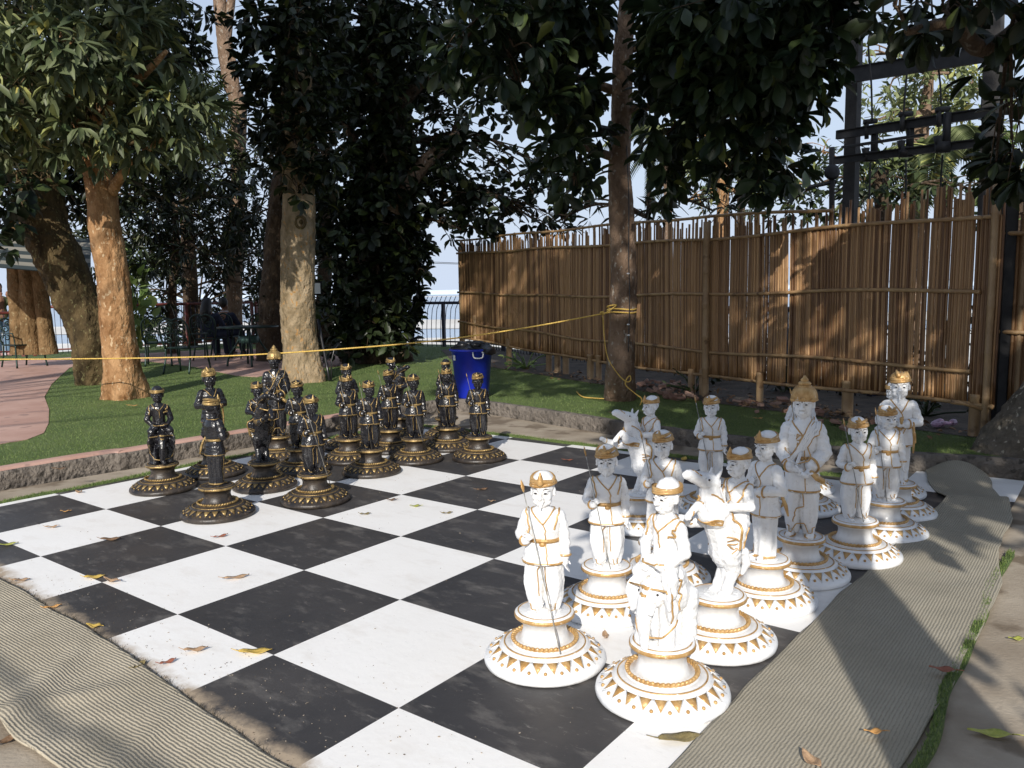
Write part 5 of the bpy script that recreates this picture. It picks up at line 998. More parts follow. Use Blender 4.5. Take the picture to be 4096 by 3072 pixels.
for i, ((x, y), nm, hh) in enumerate(TR):
    t = empty('tall_shade_tree', (x, y, 0), ['tall tree beside the photographer on the right, its trunk shadow falls on the matting', 'tall tree behind and left of the photographer', 'tall tree behind and right of the photographer'][i], 'tree'); pts = np.array(C3[i])-np.array([[x, y, 0]])
    trunk_obj('trunk', [Vector((0, 0, -.1)), Vector((.02, 0, 1.2)), Vector((0, -.1, 2.8)), Vector((-.2, -.4, 6)), Vector((-.3, -1, 12))], [.30, .225, .20, .2, .1], MT['bark_grey'], t, 18, 10, .1)
    n = len(pts); leaves('crown', pts, RNG.normal(size=(n, 3)), np.tile(S3[None], (n, 1))+RNG.normal(size=(n, 3))*.6, RNG.uniform(.17, .30, n), .55, LEAF4, MT['leaf_dark'], t)
    mb = MB()
    for k in RNG.choice(n, 40 if i != 1 else 14, replace=False): q = Vector(pts[k]); st = Vector((-.1, -.3, min(q.z*.6, 9))); mb.tube(interp([st, (st+q)/2+Vector((0, 0, .3)), q], 3), [.05, .045, .04, .03, .02, .014, .008], 6)
    mb.build('branches', MT['bark_dark'], t)
# ================================================================ fence, furniture, small things
MT['bamboo'] = mat('bamboo', (.12, .055, .022), (.43, .255, .12), rough=.5, island=True, bump=.4, bscale=60, stretch=(1, 1, .15), dist=.01, spec=.4)
MT['bamboo_r'] = mat('bamboo_rail', (.26, .15, .07), (.40, .26, .125), 6, .5, bump=.3, bscale=60, c3=(.14, .08, .04), s3=9, t3=.60)
MT['bamboo_p'] = mat('bamboo_post', (.24, .145, .07), (.36, .24, .125), 4, .5, bump=.3, bscale=40, c3=(.16, .09, .04), s3=7, t3=.60)
MT['iron_red'] = mat('maroon_paint', (.10, .022, .018), (.16, .04, .03), 8, .45)
MT['iron_blue'] = mat('dark_blue_paint', (.012, .014, .035), (.03, .03, .055), 8, .45)
MT['castiron'] = mat('green_cast_metal', (.008, .022, .018), (.03, .055, .045), 12, .35, metal=.5)
MT['bluebin'] = mat('blue_plastic', (.006, .02, .38), (.01, .03, .46), 3, .35, spec=.5)
MT['bag'] = mat('black_plastic_bag', (.008, .008, .009), (.02, .02, .022), 9, .3)
MT['plastic_w'] = mat('white_plastic', (.6, .62, .62), (.7, .7, .7), 9, .5)
MT['rope'] = mat('yellow_rope', (.52, .33, .06), (.70, .48, .13), 60, .7)
MT['steel'] = mat('dark_steel', (.012, .012, .013), (.025, .025, .027), 10, .7)
MT['pole'] = mat('concrete_pole', (.030, .028, .027), (.055, .052, .05), 5, .9, bump=.3)  # concrete darkened in its base colour to carry the shade on it
MT['brick'] = mat('broken_brick', (.20, .105, .075), (.34, .22, .17), rough=.9, island=True, bump=.4, bscale=40)
MT['litter'] = mat('leaf_litter', (.10, .05, .025), (.28, .17, .09), rough=.8, island=True)
MT['awn_d'] = mat('awning_dark', (.02, .03, .03), rough=.8); MT['awn_l'] = mat('awning_light', (.20, .185, .15), rough=.8)
MT['skin'] = mat('skin', (.20, .10, .06), rough=.6); MT['hair'] = mat('hair', (.008, .006, .005), rough=.45)
MT['olive'] = mat('olive_cloth', (.08, .09, .035), (.11, .12, .05), 20, .9); MT['denim'] = mat('blue_denim', (.14, .24, .36), (.20, .32, .45), 30, .9)
MT['navyc'] = mat('navy_cloth', (.010, .014, .03), (.018, .022, .045), 20, .9); MT['whitec'] = mat('white_cloth', (.6, .6, .62), rough=.9); MT['pink'] = mat('pink_shoe', (.45, .25, .24), rough=.7)
# bamboo fence: cane panels as one woven sheet, rails, posts
FD = Vector((1, -1.8137, 0)).normalized(); FN = Vector((FD.y, -FD.x, 0))     # along, towards the board
if FN.y > 0: FN = -FN
F0 = Vector((-.99, 15.64, 0)); F1 = Vector((4.00, 6.59, 0)); FLN = (F1-F0).length
def cane(mb, x, y, z0, z1, r, lean=0.0, n=7, off=0.0):
    st = random.uniform(.22, .38); zs = [z0]; z = z0+random.uniform(.05, st)
    P = [Vector((x, y, z0))]; R = [r]; 
    while z < z1-.02:
        for dz, k in ((-.008, 1.0), (0, 1.16), (.008, 1.0)): P.append(Vector((x, y, z+dz))); R.append(r*k)
        z += st*random.uniform(.9, 1.1)
    P.append(Vector((x, y, z1))); R.append(r*.95); h = z1-z0
    P = [p+FD*lean*(p.z-z0)+FN*.006*math.sin(p.z*3+x*5) for p in P]; mb.tube(P, R, n)
def bamboo_fence(name, label, A, Bp, zb, zr, zt, rails, posts, step=.036, ragged=.12, gap=.06):
    A = Vector(A); Bp = Vector(Bp); d = (Bp-A).normalized(); L = (Bp-A).length; t = empty(name, A, label, 'fence'); mb = MB(); s = 0
    while s < L:
        f = s/L; r = random.uniform(.0098, .0142); p = d*s; z1 = np.interp(f, *zr)+.0; top = np.interp(f, *zt)+random.uniform(-ragged, ragged*.35)
        if random.random() < .42: top = z1+random.uniform(-.05, .02)
        bot = np.interp(f, *zb)+random.uniform(-.015, .03)
        if random.random() > .004: cane(mb, p.x+FN.x*random.uniform(-.008, .008), p.y+FN.y*random.uniform(-.008, .008), bot, max(top, z1), r, .012*noise.noise(Vector((s*1.3, 4, 0)))+random.uniform(-.001, .001))
        s += r*2*random.uniform(.76, .88)+(random.uniform(.002, .007) if random.random() < .02 else 0)
    o = mb.build('cane_panel', MT['bamboo'], t); o['kind'] = 'stuff'
    for z, a, c in rails:
        mb = MB(); pts = []; R = []; nseg = int((c-a)*L/.30)+2
        for i in range(nseg+1):
            f = a+(c-a)*i/nseg; zz = np.interp(f, *z)+.012*math.sin(f*23+z[1][0]*9); q = d*(f*L)+FN*.030; q.z = zz
            for dd, k in ((-.012, 1), (0, 1.26), (.012, 1)): pts.append(q+d*dd); R.append(.018*k)
        mb.tube(pts, R, 9); mb.build('rail', MT['bamboo_r'], t)
    for f, w, z1, off in posts:
        mb = MB(); q = d*(f*L)+FN*off; P = []; R = []
        zz = .1
        while zz < z1: 
            for dz, k in ((-.012, 1), (0, 1.12), (.012, 1)): P.append(Vector((q.x, q.y, zz+dz))); R.append(w*k)
            zz += .38
        P.append(Vector((q.x, q.y, z1))); R.append(w); mb.tube(P, R, 12); mb.build('post', MT['bamboo_p'], t)
    return t
lin = lambda a, b, c=None: ([0, .5, 1], [a, (a+b)/2 if c is None else c, b])
bamboo_fence('bamboo_fence', 'long brown bamboo cane fence with horizontal rails behind the white pieces', F0, F1, ([0, .39, .67, .83, 1], [.56, .40, .36, .40, .40]), ([0, .39, .67, .83, 1], [2.17, 2.08, 2.0, 2.0, 1.98]), ([0, .39, .67, .83, .85, 1], [2.42, 2.34, 2.25, 2.15, 2.22, 2.24]),
    [(([0, .39, .67, .83, 1], [2.17, 2.08, 2.0, 2.0, 1.98]), 0, .995), (([0, .39, .67, .83, 1], [1.43, 1.34, 1.36, 1.38, 1.37]), 0, .985), (([0, .25, .39, .67, .83, 1], [.86, .78, .72, .68, .70, .70]), 0, .98), (([0, .39, .67, .83, 1], [.57, .42, .38, .41, .41]), 0, 1.0), (([0, .39, .67, .83], [2.42, 2.34, 2.27, 2.17]), 0, .84)],
    [(.065, .045, 1.0, .0), (.19, .05, .62, .0), (.31, .05, .5, -.05), (.335, .05, .5, -.05), (.36, .05, .5, -.04), (.435, .055, .5, .03), (.455, .045, .5, .03), (.645, .050, .45, .02), (.66, .05, .45, -.02), (.672, .042, 2.2, .06), (.755, .04, .5, .05), (.86, .055, .5, -.02), (.995, .028, 2.25, .035), (.985, .05, .5, .0), (.003, .05, 2.3, -.03)])
bamboo_fence('side_bamboo_fence', 'second bamboo fence panel beyond the gap at the right edge', (4.22, 6.75, 0), (6.2, 5.6, 0), ([0, 1], [.35, .35]), ([0, 1], [1.86, 1.88]), ([0, 1], [2.0, 2.05]),
    [(([0, 1], [1.84, 1.86]), -.05, 1), (([0, 1], [1.02, .98]), -.09, 1)], [(-.06, .024, 2.25, .02), (.02, .022, 2.2, 0)], ragged=.06)
m = MB(); m.box((4.17, 6.80, 1.2), (.10, .10, 2.3)); tag(m.build('gate_post', MT['steel'], smooth=False), 'black square post in the gap between the two bamboo fences', 'post')
m = MB(); pts = [Vector(D(x, y, 6.25)) for x, y in ((2055, 868), (2085, 872), (2120, 884))]; m.tube(pts, [.018, .016, .015], 8); tag(m.build('bamboo_stub', MT['bamboo_r']), 'loose pale bamboo stick at the bottom right corner of the fence', 'stick')
# rubble and litter under the fence
def shard_pile(name, c, n, sx, sy, label, m, smin=.03, smax=.11):
    mb = MB()
    for i in range(n):
        p = Vector((random.gauss(0, sx), random.gauss(0, sy), random.uniform(0, .05))); R = Matrix.Rotation(random.uniform(0, PI), 3, 'Z') @ Matrix.Rotation(random.gauss(0, .3), 3, 'X') @ Matrix.Rotation(random.gauss(0, .2), 3, 'Y')
        mb.box(FD*p.x+FN*p.y+Vector((0, 0, p.z+.012)), (random.uniform(smin, smax)*1.2, random.uniform(smin, smax)*.8, random.uniform(.012, .04)), R)
    o = mb.build(name, m, None, False); o.location = c; o['kind'] = 'stuff'; return tag(o, label, 'rubble')
for px, py, n, w, lb in ((1440, 838, 40, .28, 'heap of broken red brick and tile under the fence beside the roped tree'), (1475, 862, 24, .22, 'broken red slabs lying just in front of the heap'), (1690, 882, 12, .36, 'scattered pink tile shards under the fence right of the thick pole'), (1800, 915, 10, .35, 'thin broken boards and tile bits under the fence behind the white king')):
    shard_pile('rubble', G(px, py, .15), n, w, .13, lb, MT['brick'])
def litter(name, c, n, sx, sy, label, m):
    C = np.stack([RNG.normal(0, sx, n), RNG.normal(0, sy, n), RNG.uniform(.005, .05, n)], 1); P = C[:, :1]*np.array(FD)[None]+C[:, 1:2]*np.array(FN)[None]+C[:, 2:]*np.array([[0, 0, 1.]])
    d = RNG.normal(size=(n, 3)); d[:, 2] *= .3; o = leaves(name, P, d, np.tile([[0, 0, 1.]], (n, 1))+RNG.normal(size=(n, 3))*.4, RNG.uniform(.04, .09, n), .5, LEAF8, m); o.location = c; o['kind'] = 'stuff'; return tag(o, label, 'leaf litter')
litter('leaf_litter', Vector((1.5, 10.9, .15)), 240, 2.0, .22, 'dry leaf litter along the foot of the bamboo fence', MT['litter'])
litter('leaf_litter', Vector((3.1, 8.1, .15)), 260, .7, .2, 'dry leaf litter in the dark gap under the right part of the fence', MT['litter'])
m = MB(); 
for i in range(9): m.ell((random.gauss(0, .04), random.gauss(0, .02), .03+random.uniform(0, .03)), (random.uniform(.03, .06), .03, random.uniform(.015, .035)), Matrix.Rotation(random.uniform(0, 3), 3, 'Z'), 6, 4)
o = m.build('plastic_bag', mat('pale_pink_plastic', (.40, .26, .38), rough=.3), None, False); o.location = G(2030, 926, .14); tag(o, 'crumpled pinkish plastic bag on the dark lawn at the right', 'litter')
# iron railings
def railing(name, label, A, Bp, z0, z1, m, mb_, post_n, bar=.115, curve=0.0, over=.06, zg=.14):
    A = Vector((A[0], A[1], 0)); Bp = Vector((Bp[0], Bp[1], 0)); d = (Bp-A).normalized(); nrm = Vector((d.y, -d.x, 0)); L = (Bp-A).length; t = empty(name, (A.x, A.y, zg), label, 'railing')
    q = MB(); q.tube([Vector((0, 0, z1)), d*L+Vector((0, 0, z1))], .035, 8); q.build('top_rail', m, t)
    q = MB(); q.tube([Vector((0, 0, .12)), d*L+Vector((0, 0, .12))], .02, 6); q.build('bottom_rail', m, t)
    for i in range(post_n+1): q = MB(); q.box(d*(L*i/post_n)+Vector((0, 0, z1/2-.05)), (.07, .07, z1+.1), Matrix.Rotation(math.atan2(d.y, d.x), 3, 'Z')); q.build('post', m, t, False)
    n = int(L/bar); q = MB()
    for i in range(1, n):
        c = d*(i*L/n)
        if curve: q.tube([c+nrm*curve*(1.3*(1-((k/8)-.25)**2*1.9))+Vector((0, 0, z0+(z1+over-z0)*k/8)) + (d*.05*max(0, k-6)) for k in range(9)], .009, 5)
        else: q.tube([c+Vector((0, 0, z0)), c+Vector((0, 0, z1+over))], .008, 4)
    o = q.build('bars', mb_, t); 
    if n > 100: o['kind'] = 'stuff'
    return t
railing('garden_railing', 'maroon topped railing with thin bars at the far left behind the tan double trunk', (-15, 17.4), (-11.2, 18.4), .02, 1.0, MT['iron_red'], MT['iron_blue'], 2)
railing('garden_railing', 'maroon topped railing between the left trunks and the garden chairs', (-11.0, 18.5), (-7.0, 21.8), .02, 1.12, MT['iron_red'], MT['iron_blue'], 3)
railing('garden_railing', 'maroon topped railing behind the seated couple', (-6.9, 21.85), (-2.5, 19.95), .02, 1.12, MT['iron_red'], MT['iron_blue'], 3)
railing('river_railing', 'dark blue railing with bowed bars and river behind, left of the bamboo fence', (-2.45, 19.9), (-.8, 18.9), .0, 1.05, MT['iron_blue'], MT['iron_blue'], 2, .13, .10, .16)
railing('river_railing', 'dark railing with bowed bars seen under the bamboo fence left of the roped tree', (-.75, 18.8), (1.0, 15.3), .0, 1.0, MT['iron_blue'], MT['iron_blue'], 3, .13, .10, .12)
railing('river_railing', 'dark railing with bowed bars seen under the bamboo fence right of the roped tree', (1.05, 15.2), (4.2, 9.3), .0, 1.0, MT['iron_blue'], MT['iron_blue'], 5, .13, .10, .12)
# dense undergrowth behind the right part of the fence keeps it dark below
t = empty('undergrowth', (4.6, 8.9, .1), 'dark undergrowth behind the right part of the bamboo fence', 'bush'); crown('foliage', [((-.6, .9, .3), (1.0, .5, .7), 1), ((.5, -.2, .3), (1.0, .5, .7), 1), ((1.5, -.8, .4), (1.0, .5, .8), 1), ((-1.6, 2.5, .1), (.7, .7, .4), .7)], 60, 7, .14, .5, LEAF4, MT['leaf_dark'], t)
m = MB(); m.chain([(0, 0, 0), (.1, 0, .4), (.3, .1, .8)], [.03, .02, .01]); m.build('stem', MT['bark_dark'], t)
# blue bin
def bin_():
    t = empty('waste_bin', G(1021, 858, .14), 'blue round plastic waste bin lined with a black bag', 'bin'); t.location.z = .14; H = .60
    m = MB(); m.lathe([(.0, .0), (.185, 0), (.192, .01), (.20, .02), (.248, H-.03), (.252, H-.03), (.272, H-.022), (.276, H), (.268, H+.006), (.25, H), (.20, .3), (.0, .28)], 64, cap=False, fn=lambda w, z: 1+.006*math.cos(w*24) if .02 < z < H-.04 else 1); m.build('bin_body', MT['bluebin'], t)
    m = MB(); N = 40; vs = []
    for i, (r, z) in enumerate(((.30, H-.07), (.287, H+.004), (.262, H+.018), (.22, H+.03), (.12, H+.05), (.03, H+.045))):
        for k in range(N):
            w = 2*PI*k/N; nn = noise.noise(Vector((math.cos(w)*3, math.sin(w)*3, i*2))); half = 1 if (i > 1 or math.cos(w-.35) > .25) else .0
            rr = r*(1+.03*nn) if half else .255; zz = z+.05*nn*(i > 2)+(.045*nn if i == 0 else 0) if half else H+.002; vs.append((rr*math.cos(w), rr*math.sin(w), zz))
    m.add(vs, [(i*N+k, i*N+(k+1) % N, i*N+N+(k+1) % N, i*N+N+k) for i in range(5) for k in range(N)]+[tuple(range(5*N, 6*N))])
    for i in range(6): m.ell((random.uniform(-.13, .13), random.uniform(-.13, .1), H+.05), (.07, .05, .05), Matrix.Rotation(random.random()*3, 3, 'X'))
    m.build('bag_liner', MT['bag'], t)
    for a in (-1.25, 1.9):
        m = MB(); w0 = a; R_ = .262; pts = [Vector((math.cos(w0+s)*r, math.sin(w0+s)*r, z)) for s, r, z in ((-.22, R_, H-.03), (-.22, R_+.028, H-.035), (-.20, R_+.032, H-.075), (-.12, R_+.034, H-.095), (.12, R_+.034, H-.095), (.20, R_+.032, H-.075), (.22, R_+.028, H-.035), (.22, R_, H-.03))]; m.tube(interp(pts, 3), .0085, 8); m.build('handle', MT['plastic_w'], t)
    m = MB(); w0 = -2.55; vs = []
    for i in range(9): 
        w = w0+(i-4)*.028
        for z in (H-.13, H-.065): vs.append((.2475*math.cos(w)*(1+.02*(z > H-.1)), .2475*math.sin(w)*(1+.02*(z > H-.1)), z))
    m.add(vs, [(i*2, i*2+2, i*2+3, i*2+1) for i in range(8)]); m.build('label', MT['plastic_w'], t)
    return t
bin_()
# yellow rope
def rope(name, pts, r, label, sub=14, m='rope'):
    P = interp(pts, sub); mb = MB()
    a0 = None
    for s in range(3):
        Q = []
        prev = Vector((0, 0, 1)); dist = 0
        for i, p in enumerate(P):
            t = (P[min(i+1, len(P)-1)]-P[max(i-1, 0)]).normalized(); a = (prev-t*prev.dot(t)); a = a.normalized() if a.length > 1e-4 else t.orthogonal().normalized(); prev = a; b = t.cross(a)
            if i: dist += (p-P[i-1]).length
            w = dist*2*PI/.06+s*2*PI/3; Q.append(p+(a*math.cos(w)+b*math.sin(w))*r*.5)
        mb.tube(Q, r*.62, 5)
    return tag(mb.build(name, MT[m]), label, 'rope')
rp = [D(-260, 772, 9.6), D(0, 776, 9.5), D(270, 774, 9.4), D(460, 770, 9.35), D(620, 762, 9.3), D(760, 752, 9.25), D(880, 742, 9.2), D(1010, 727, 9.15), D(1160, 704, 9.13), D(1300, 678, 9.12)]
rope('yellow_rope', rp, .0085, 'long taut yellow rope crossing from the left edge to the slender tree', 60)
c5 = D(1343, 676, 9.28)
m_ = [c5+Vector((.165*math.cos(w), .165*math.sin(w), .012*math.sin(w*2)+.006*w-.02)) for w in [PI+.15+i*2*PI/14*1 for i in range(31)]]; m_[0] = D(1300, 678, 9.12)
kn = [D(1300, 678, 9.12)+Vector((.025*math.cos(w), -.02, .022*math.sin(w))) for w in [i*.9 for i in range(9)]]
rope('yellow_rope', m_+kn[:4], .009, 'yellow rope wound twice around the slender tree with a knot', 6)
dg = [D(1302, 680, 9.08), D(1306, 735, 9.06), D(1314, 775, 9.05), D(1335, 808, 9.03), D(1352, 824, 9.0), D(1362, 822, 8.98), D(1361, 812, 8.98), D(1354, 818, 8.97), D(1352, 832, 8.96), D(1372, 850, 8.93), D(1386, 862, 8.9), D(1380, 880, 8.88), D(1366, 894, 8.7)]
rope('yellow_rope', dg, .007, 'loose yellow rope end hanging down the slender tree in a loop', 8)
g0 = G(1252, 850, .155); rope('yellow_rope', [G(1246, 846, .16), G(1252, 853, .155), G(1262, 858, .155), G(1285, 860, .155), G(1318, 862, .155)], .009, 'short frayed piece of yellow rope lying on the lawn', 10)
rope('overhead_cable', [Vector((-2.05, 3.04, 0))*1+SUN*6.2-UD*3, Vector((-2.05, 3.04, 0))+SUN*6.2, Vector((-1.52, 2.65, 0))+SUN*6.2-Vector((0, 0, .05)), Vector((-1.09, 2.30, 0))+SUN*6.2, Vector((-1.09, 2.30, 0))+SUN*6.2+UD*3], .018, 'cable strung behind the photographer, its thin shadow crosses the left matting', 6, 'steel')
# sign / lamp fixed behind pale trunk, cable pipe, speaker
t = empty('wall_lamp', D(686, 623, 12.6), 'white lamp panel in black frame beside the pale trunk', 'lamp'); m = MB(); m.box((0, .02, 0), (.12, .06, .22)); m.build('housing', MT['bag'], t, False)
m = MB(); m.box((0, -.018, .0), (.092, .012, .165)); m.build('diffuser', mat('lamp_white', (.9, .9, .9), rough=.4), t, False)
m = MB(); m.tube([D(688, 690, 12.3), D(694, 730, 12.2), D(706, 790, 12.0), D(712, 822, 11.9)], .022, 8); m.tube([D(716, 822, 11.9), D(716, 780, 12), D(722, 755, 12), D(735, 740, 12.1)], .012, 6); tag(m.build('cable_pipe', MT['bag']), 'black flexible pipe running down beside the pale trunk', 'pipe')
t = empty('loudspeaker', D(1318, 284, 9.05), 'dark horn speaker strapped to the slender tree', 'speaker'); m = MB(); m.lathe([(.0, -.10), (.035, -.10), (.045, -.06), (.05, .0), (.06, .08), (.065, .13), (.055, .135), (.0, .09)], 20, cap=False)
o = m.build('horn', MT['bag'], t); o.rotation_euler = (0, -PI/2+.1, 0); m = MB(); m.box((.10, .06, 0), (.14, .03, .03)); m.ell((.13, -.03, 0), (.012, .012, .016)); m.build('bracket', MT['steel'], t, False)
m = MB(); m.tube(interp([D(1352, 290, 9.15), D(1358, 420, 9.1), D(1358, 560, 9.08), D(1360, 640, 9.07), D(1357, 760, 9.05)], 8), .006, 5); tag(m.build('cable', MT['bag']), 'thin black cable stapled down the slender tree', 'cable')
for i, (x, y) in enumerate(((1357, 591), (1357, 701), (1358, 724))): m = MB(); m.ell((0, 0, 0), (.018, .010, .009)); o = m.build('porcelain_clip', MT['plastic_w']); o.location = D(x, y, 9.05); tag(o, ['white clip on the slender tree, topmost of three above the wound rope', 'white clip on the slender tree just below the wound rope', 'lowest white clip on the slender tree'][i], 'clip', 'white clips on the slender tree')
m = MB(); m.lathe([(.02, -.03), (.034, -.03), (.034, .03), (.02, .03)], 20, cap=False); m.box((0, 0, -.05), (.12, .06, .05)); o = m.build('drain_pipe', MT['kerb']); o.location = G(1307, 905, .07)+Vector((0, -.03, 0)); o.rotation_euler = (PI/2, 0, .3); tag(o, 'small clay drain outlet in the far kerb', 'drain')
# H-frame power pole
t = empty('power_pole_frame', Vector((4.87, 11.5, -1)), 'two concrete poles joined by dark steel crossbeams with fuses, behind the fence', 'utility pole'); b0 = t.location.copy()
def px(x, y, d): return Vector(D(x, y, d))-b0
dl, dr = 11.5, 9.9
for a in ((((1836, 560), (1841, 300), (1850, 0), (1856, -220)), dl, .115), (((2132, 560), (2141, 300), (2150, 0), (2156, -220)), dr, .125)):
    P = [px(x, y, a[1]) for x, y in a[0]]; m = MB(); P[0].z = 0; m.tube(P, [a[2]*1.1, a[2], a[2]*.93, a[2]*.88], 4); m.build('pole', MT['pole'], t, False)
def beam(x0, y0, x1, y1, h, nm='crossbeam', off=-.16): 
    A = px(x0, y0, dl+off); Bq = px(x1, y1, dr+off); d = Bq-A; R = Matrix.Rotation(math.atan2(d.y, d.x), 3, 'Z') @ Matrix.Rotation(-math.atan2(d.z, math.hypot(d.x, d.y)), 3, 'Y'); m = MB(); m.box((A+Bq)/2, (d.length, .07, h), R); m.box((A+Bq)/2+Vector((0, -.04, h/2-.01)), (d.length, .08, .012), R); m.build(nm, MT['steel'], t, False)
beam(1815, 166, 2175, 108, .20); beam(1808, 292, 2165, 238, .115); beam(1803, 347, 2160, 303, .10); beam(1822, 318, 1992, 292, .03, 'operating_rod', -.3)
for i, (x, y0, y1) in enumerate(((1880, 262, 350), (1957, 246, 340), (2036, 236, 330))):
    dd = dl+(dr-dl)*(x-1840)/300-.3; m = MB(); a = px(x, y0, dd); b = px(x+2, y1-30, dd); m.tube([px(x-14, y0+2, dd), px(x+14, y0-1, dd)], .035, 8); m.tube([px(x-8, y0+4, dd), px(x-8, y0+38, dd)], .03, 8); m.box((px(x+9, (y0+y1)/2-2, dd)), (.07, .07, .42))
    m.tube([px(x-10, y0+58, dd), px(x-10, y0+74, dd), px(x-6, y0+84, dd)], [.055, .035, .02], 10); m.box(px(x, y1-12, dd), (.16, .08, .13)); m.build('fuse_switch', MT['steel'], t)
for L_ in (((1884, 262), (1882, 180), (1876, 90), (1890, 55), (1915, 48), (1955, 48)), ((1908, -20), (1908, 60), (1916, 90), (1934, 105)), ((1952, 246), (1957, 180), (1964, 120), (1975, 60), (1985, -20)), ((2033, 226), (2030, 170), (2020, 100), (2012, 0)), ((2120, 260), (2122, 200), (2128, 120)), ((1880, 352), (1878, 420), (1876, 500)), ((1957, 345), (1957, 430), (1957, 500)), ((2036, 335), (2032, 400), (2030, 470))):
    m = MB(); m.tube(interp([px(x, y, 10.4) for x, y in L_], 6), .013, 6); m.build('wire', MT['steel'], t)
t2 = empty('steel_post', Vector(D(1797, 430, 12.5)), 'grey steel pole with round insulator left of the power pole frame', 'post'); b2 = t2.location.copy(); m = MB(); m.tube([Vector(D(1797, 500, 12.5))-b2, Vector(D(1797, 318, 12.5))-b2], .045, 8); m.build('pole', MT['pole'], t2)
m = MB(); m.tube([Vector(D(1745, 405, 12.5))-b2, Vector(D(1806, 392, 12.5))-b2], .03, 4); m.build('arm', MT['pole'], t2, False)
m = MB(); m.lathe([(.0, -.02), (.06, -.03), (.11, -.02), (.07, 0), (.12, .01), (.07, .03), (.0, .04)], 20, cap=False); o = m.build('insulator', MT['steel'], t2); o.rotation_euler = (PI/2, 0, 0); o.location = Vector(D(1797, 372, 12.35))-b2
m = MB()
for y0, y1 in ((565, 569), (569, 571)): m.tube([D(840, y0-3, 60), D(1010, y1, 60), D(1300, y1+2, 62)], .02, 4)
tag(m.build('power_line', MT['steel']), 'thin distant power line against the hazy sky left of the fence', 'power line')
# awning
t = empty('striped_awning', Vector(D(80, 560, 15)), 'dark and cream striped awning behind the leaning trunk', 'awning'); b3 = t.location.copy()
N = 9
for k in range(N):
    m = MB(); m.cur = 0; f0, f1 = k/N, (k+1)/N
    def q(x, f): y = (545-.12*x*.25)+(-48+60*f) if 0 else 0; return None
    A0 = Vector(D(-120, 505+62*f0, 15.2-1.6*f0)); A1 = Vector(D(196, 516+78*f0, 15.6-1.6*f0)); B0_ = Vector(D(-120, 505+62*f1, 15.2-1.6*f1)); B1_ = Vector(D(196, 516+78*f1, 15.6-1.6*f1))
    m.quad(A0-b3, A1-b3, B1_-b3, B0_-b3); m.quad(A0-b3-Vector((0, 0, .012)), B0_-b3-Vector((0, 0, .012)), B1_-b3-Vector((0, 0, .012)), A1-b3-Vector((0, 0, .012))); m.build('stripe', MT['awn_d'] if k % 2 == 0 else MT['awn_l'], t, False)
m = MB()
for x in (-100, 190): m.tube([Vector(D(x, 590, 15.4))-b3, Vector(D(x, 765, 15.4))-b3], .03, 6)
m.build('frame', MT['steel'], t)
# cast metal chairs and tables
def spiral(m, c, ax, az, r0, turns, r, s=1):
    pts = []
    for i in range(20): w = i/19*turns*2*PI; rr = r0*(1-i/22); pts.append(Vector(c)+Vector(ax)*rr*math.cos(w)*s+Vector(az)*rr*math.sin(w))
    m.tube(pts, r*1.35, 5)
def make_chair():
    t = empty('garden_chair', (0, 0, 0)); W = .26; D_ = .24; SH = .43
    for x, y, h in ((-W, -D_, .64), (W, -D_, .64)): m = MB(); m.tube(interp([(x*.98, y, SH), (x*1.02, y-.01, .25), (x*1.1, y-.05, 0)], 4), [.018]*8+[.02], 6); m.tube(interp([(x, y, SH), (x, y+.02, .55), (x*1.08, y+.02, .655)], 4), .013, 6); m.build('leg', MT['castiron'], t)
    for x in (-W*.85, W*.85): m = MB(); m.tube(interp([(x, D_, SH), (x, D_+.02, .25), (x*1.05, D_+.10, 0)], 4), .018, 6); m.build('leg', MT['castiron'], t)
    for s in (-1, 1): m = MB(); m.tube(interp([(s*W*1.08, -D_+.02, .655), (s*W*1.12, 0, .665), (s*W*.95, D_+.03, .66)], 5), .018, 6, flat=.6); m.build('armrest', MT['castiron'], t)
    m = MB(); vs = []
    m.lathe([(.0, SH-.01), (.255, SH-.015), (.27, SH), (.255, SH+.012), (.0, SH+.014)], 4, fn=lambda w, z: 1.25 , cap=False); o = m.build('seat', MT['castiron'], t, False); o.rotation_euler = (0, 0, PI/4)
    B_ = D_+.02; m = MB(); bk = lambda x, z: Vector((x, B_+(z-SH)*.22, z))
    m.tube(interp([bk(-W*.82, SH), bk(-W*.98, .62), bk(-W*.92, .84), bk(-W*.4, .93), bk(0, .90), bk(W*.4, .93), bk(W*.92, .84), bk(W*.98, .62), bk(W*.82, SH)], 5), .017, 7); m.build('backrest_frame', MT['castiron'], t)
    m = MB()
    for s in (-1, 1):
        for z, r in ((.56, .07), (.72, .075)): spiral(m, bk(s*.12, z), (1, 0, 0), (0, .2, 1), r, 1.4, .008, s)
        spiral(m, bk(s*.05, .83), (1, 0, 0), (0, .2, 1), .05, 1.3, .008, s); m.tube([bk(s*.20, SH+.02), bk(s*.2, .6), bk(s*.14, .66), bk(s*.2, .74), bk(s*.19, .86)], .008, 5); m.tube([bk(0, SH+.02), bk(s*.03, .6), bk(0, .68), bk(s*.03, .78), bk(0, .89)], .008, 5)
    m.build('scrollwork', MT['castiron'], t); return t
ch0 = make_chair(); cl = tree_list(ch0)
CHL = [(404, 804, -10.0, 172, 'ornate cast metal chair nearest the lawn, back to the lens, left of the seated couple'), (349, 788, 0, 195, 'ornate chair second from the left in the seating group, turned to the railing'), (458, 776, 0, 175, 'ornate chair under the seated person with long dark hair'), (492, 770, 0, 178, 'ornate chair under the seated person in striped shirt'), (560, 775, 0, 215, 'chair hidden in shade right of the round table'), (52, 792, 0, 60, 'dark chair seen from the side at the left edge by the standing person'), (595, 765, 0, 250, 'chair in deep shade against the pale trunk')]
